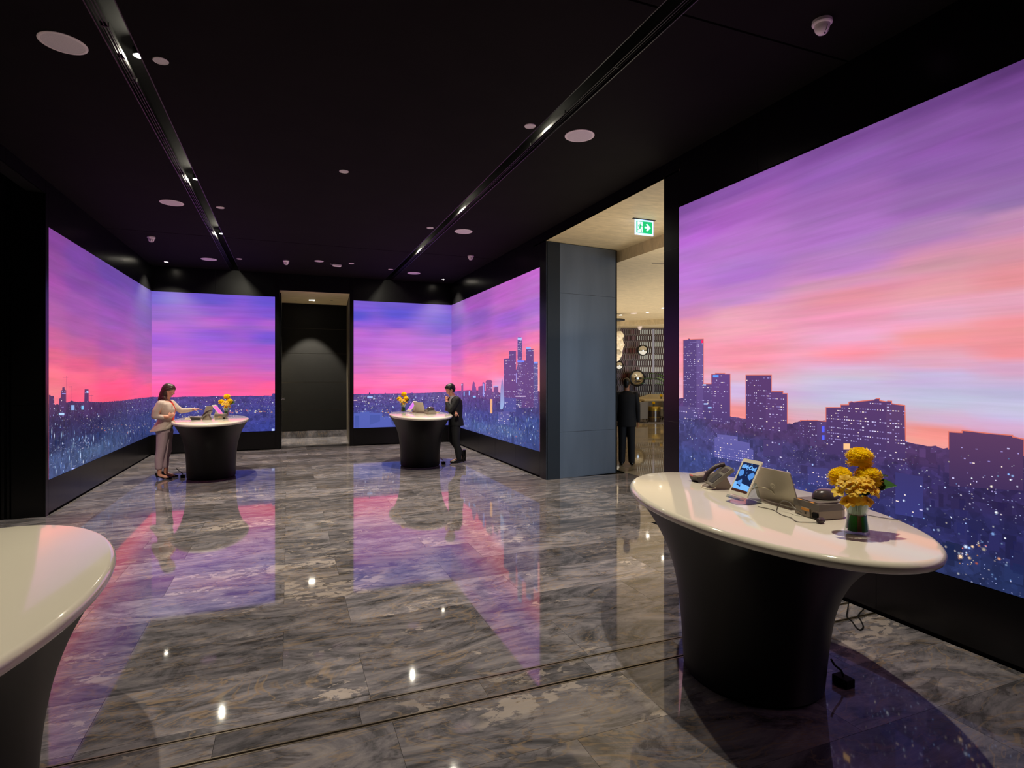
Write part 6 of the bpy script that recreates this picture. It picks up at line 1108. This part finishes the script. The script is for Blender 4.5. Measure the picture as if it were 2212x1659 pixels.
t = thing('drum_table', 'low round drum table in smoky metal with brass rim band', 'side table', at(1413, 22.5, .016)); bm = bmesh.new(); lathe(bm, [(.245, 0), (.245, .44)], 40); obj('drum', bm, grain(pbr('smoky_metal', '7a7068', .22, metal=.9), (4, 4, 4), .1), t, True)
bm = bmesh.new(); lathe(bm, [(.249, .44), (.249, .60), (.245, .605)], 40); obj('rim_band', bm, M_brass, t, True); bm = bmesh.new(); lathe(bm, [(.247, .165), (.247, .18)], 40); obj('thin_band', bm, M_brass, t, True)
def posy(px, D, z, label):
    p = at(px, D, z); t = thing('flower_glass', label, 'vase', p, 0, 'small glasses of yellow flowers'); bm = bmesh.new(); lathe(bm, [(.035, 0), (.045, .09)], 20); obj('glass', bm, M_acryl, t, True)
    bm = bmesh.new(); tube(bm, [(0, 0, .01), (0, 0, .12)], .018, 8); obj('stems', bm, M_stem, t, True); bm = bloom_mesh(.07, 5); obj('bloom', bm, M_yel, t, False, (0, 0, .13))
posy(1412, 22.5, .622, 'yellow flower in a small glass on the drum table'); 
t = thing('long_console', 'cream-topped long console table behind the drum table', 'table', at(1440, 23.4, .016), RW+.10); boxo('top', -1.05, 1.2, -.3, .3, .78, .86, M_cream, t, .01); boxo('apron', -.98, 1.15, -.27, .27, .55, .78, M_grey, t)
for sx in (-.9, 1.1):
    for sy in (-.24, .24): boxo('leg', sx-.03, sx+.03, sy-.03, sy+.03, 0, .55, M_grey, t)
posy(1428, 23.4, .878, 'yellow flower in a small glass on the long console table')
t = thing('banquette', 'cream banquette with slanting back along the lattice screen', 'sofa', at(1415, 24.4), RW); boxo('seat', -.75, 1.6, -.45, .25, .12, .46, M_cream, t, .04)
bm = bmesh.new(); a = [bm.verts.new(p) for p in ((-.75, .1, .46), (1.6, .1, .46), (1.6, .14, 1.02), (-.15, .14, 1.04), (-.75, .14, .86))]; c_ = [bm.verts.new((v.co.x, v.co.y+.16, v.co.z)) for v in a]; bm.faces.new(a); bm.faces.new(c_[::-1])
for i in range(5): bm.faces.new((a[i], a[(i+1) % 5], c_[(i+1) % 5], c_[i]))
obj('backrest', bm, M_cream, t)
for sx in (-.65, 1.5): boxo('foot', sx-.04, sx+.04, -.36, -.28, 0, .12, M_shoe, t)
bm = bmesh.new(); ovals(bm, [(1.9, 1.1, 0), (1.9, 1.1, .012), (1.87, 1.07, .016)], 56); o = obj('rug', bm, grain(pbr('grey_rug', '7c7a84', .95), (30, 30, 30), .15), None, True, at(1425, 22.9)); o.rotation_euler = (0, 0, RW); tag(o, 'grey rounded rug under the lobby chairs and drum table', 'rug')
t = thing('potted_palm', 'green arching palm leaves reaching in from the passage\'s right edge', 'plant', at(1462, 15.5)); bm = bmesh.new(); lathe(bm, [(.16, 0), (.22, .45), (.20, .45), (.18, .40)], 28); obj('pot', bm, M_lgrey, t, True); bm = bmesh.new(); tube(bm, [(0, 0, .38), (.02, 0, .9), (0, 0, 1.38)], .03, 8); obj('trunk', bm, M_brown, t, True)
M_palm = pbr('palm_green', '4c9a2c', .45); rg = random.Random(2)
for k in range(11):
    a = k*2.4; el = rg.uniform(.75, 1.25); L_ = rg.uniform(1.3, 2.2); bm = bmesh.new(); n = 9; rows = []; d = Vector((math.cos(a), math.sin(a), 0)); s_ = Vector((-d.y, d.x, 0))
    for i in range(n+1):
        u = i/n; p = d*L_*.62*(u*math.cos(el)+.42*u*u)+Vector((0, 0, 1.35+L_*.6*(u*math.sin(el)-.38*u**2.6))); w_ = .06*math.sin(PI*min(.999, .12+u*.86)); rows.append([bm.verts.new(p-s_*w_+Vector((0, 0, .012))), bm.verts.new(p), bm.verts.new(p+s_*w_+Vector((0, 0, .012)))])
    for r, q in zip(rows, rows[1:]): bm.faces.new((r[0], r[1], q[1], q[0])); bm.faces.new((r[1], r[2], q[2], q[1]))
    obj('leaf', bm, M_palm, t, True)
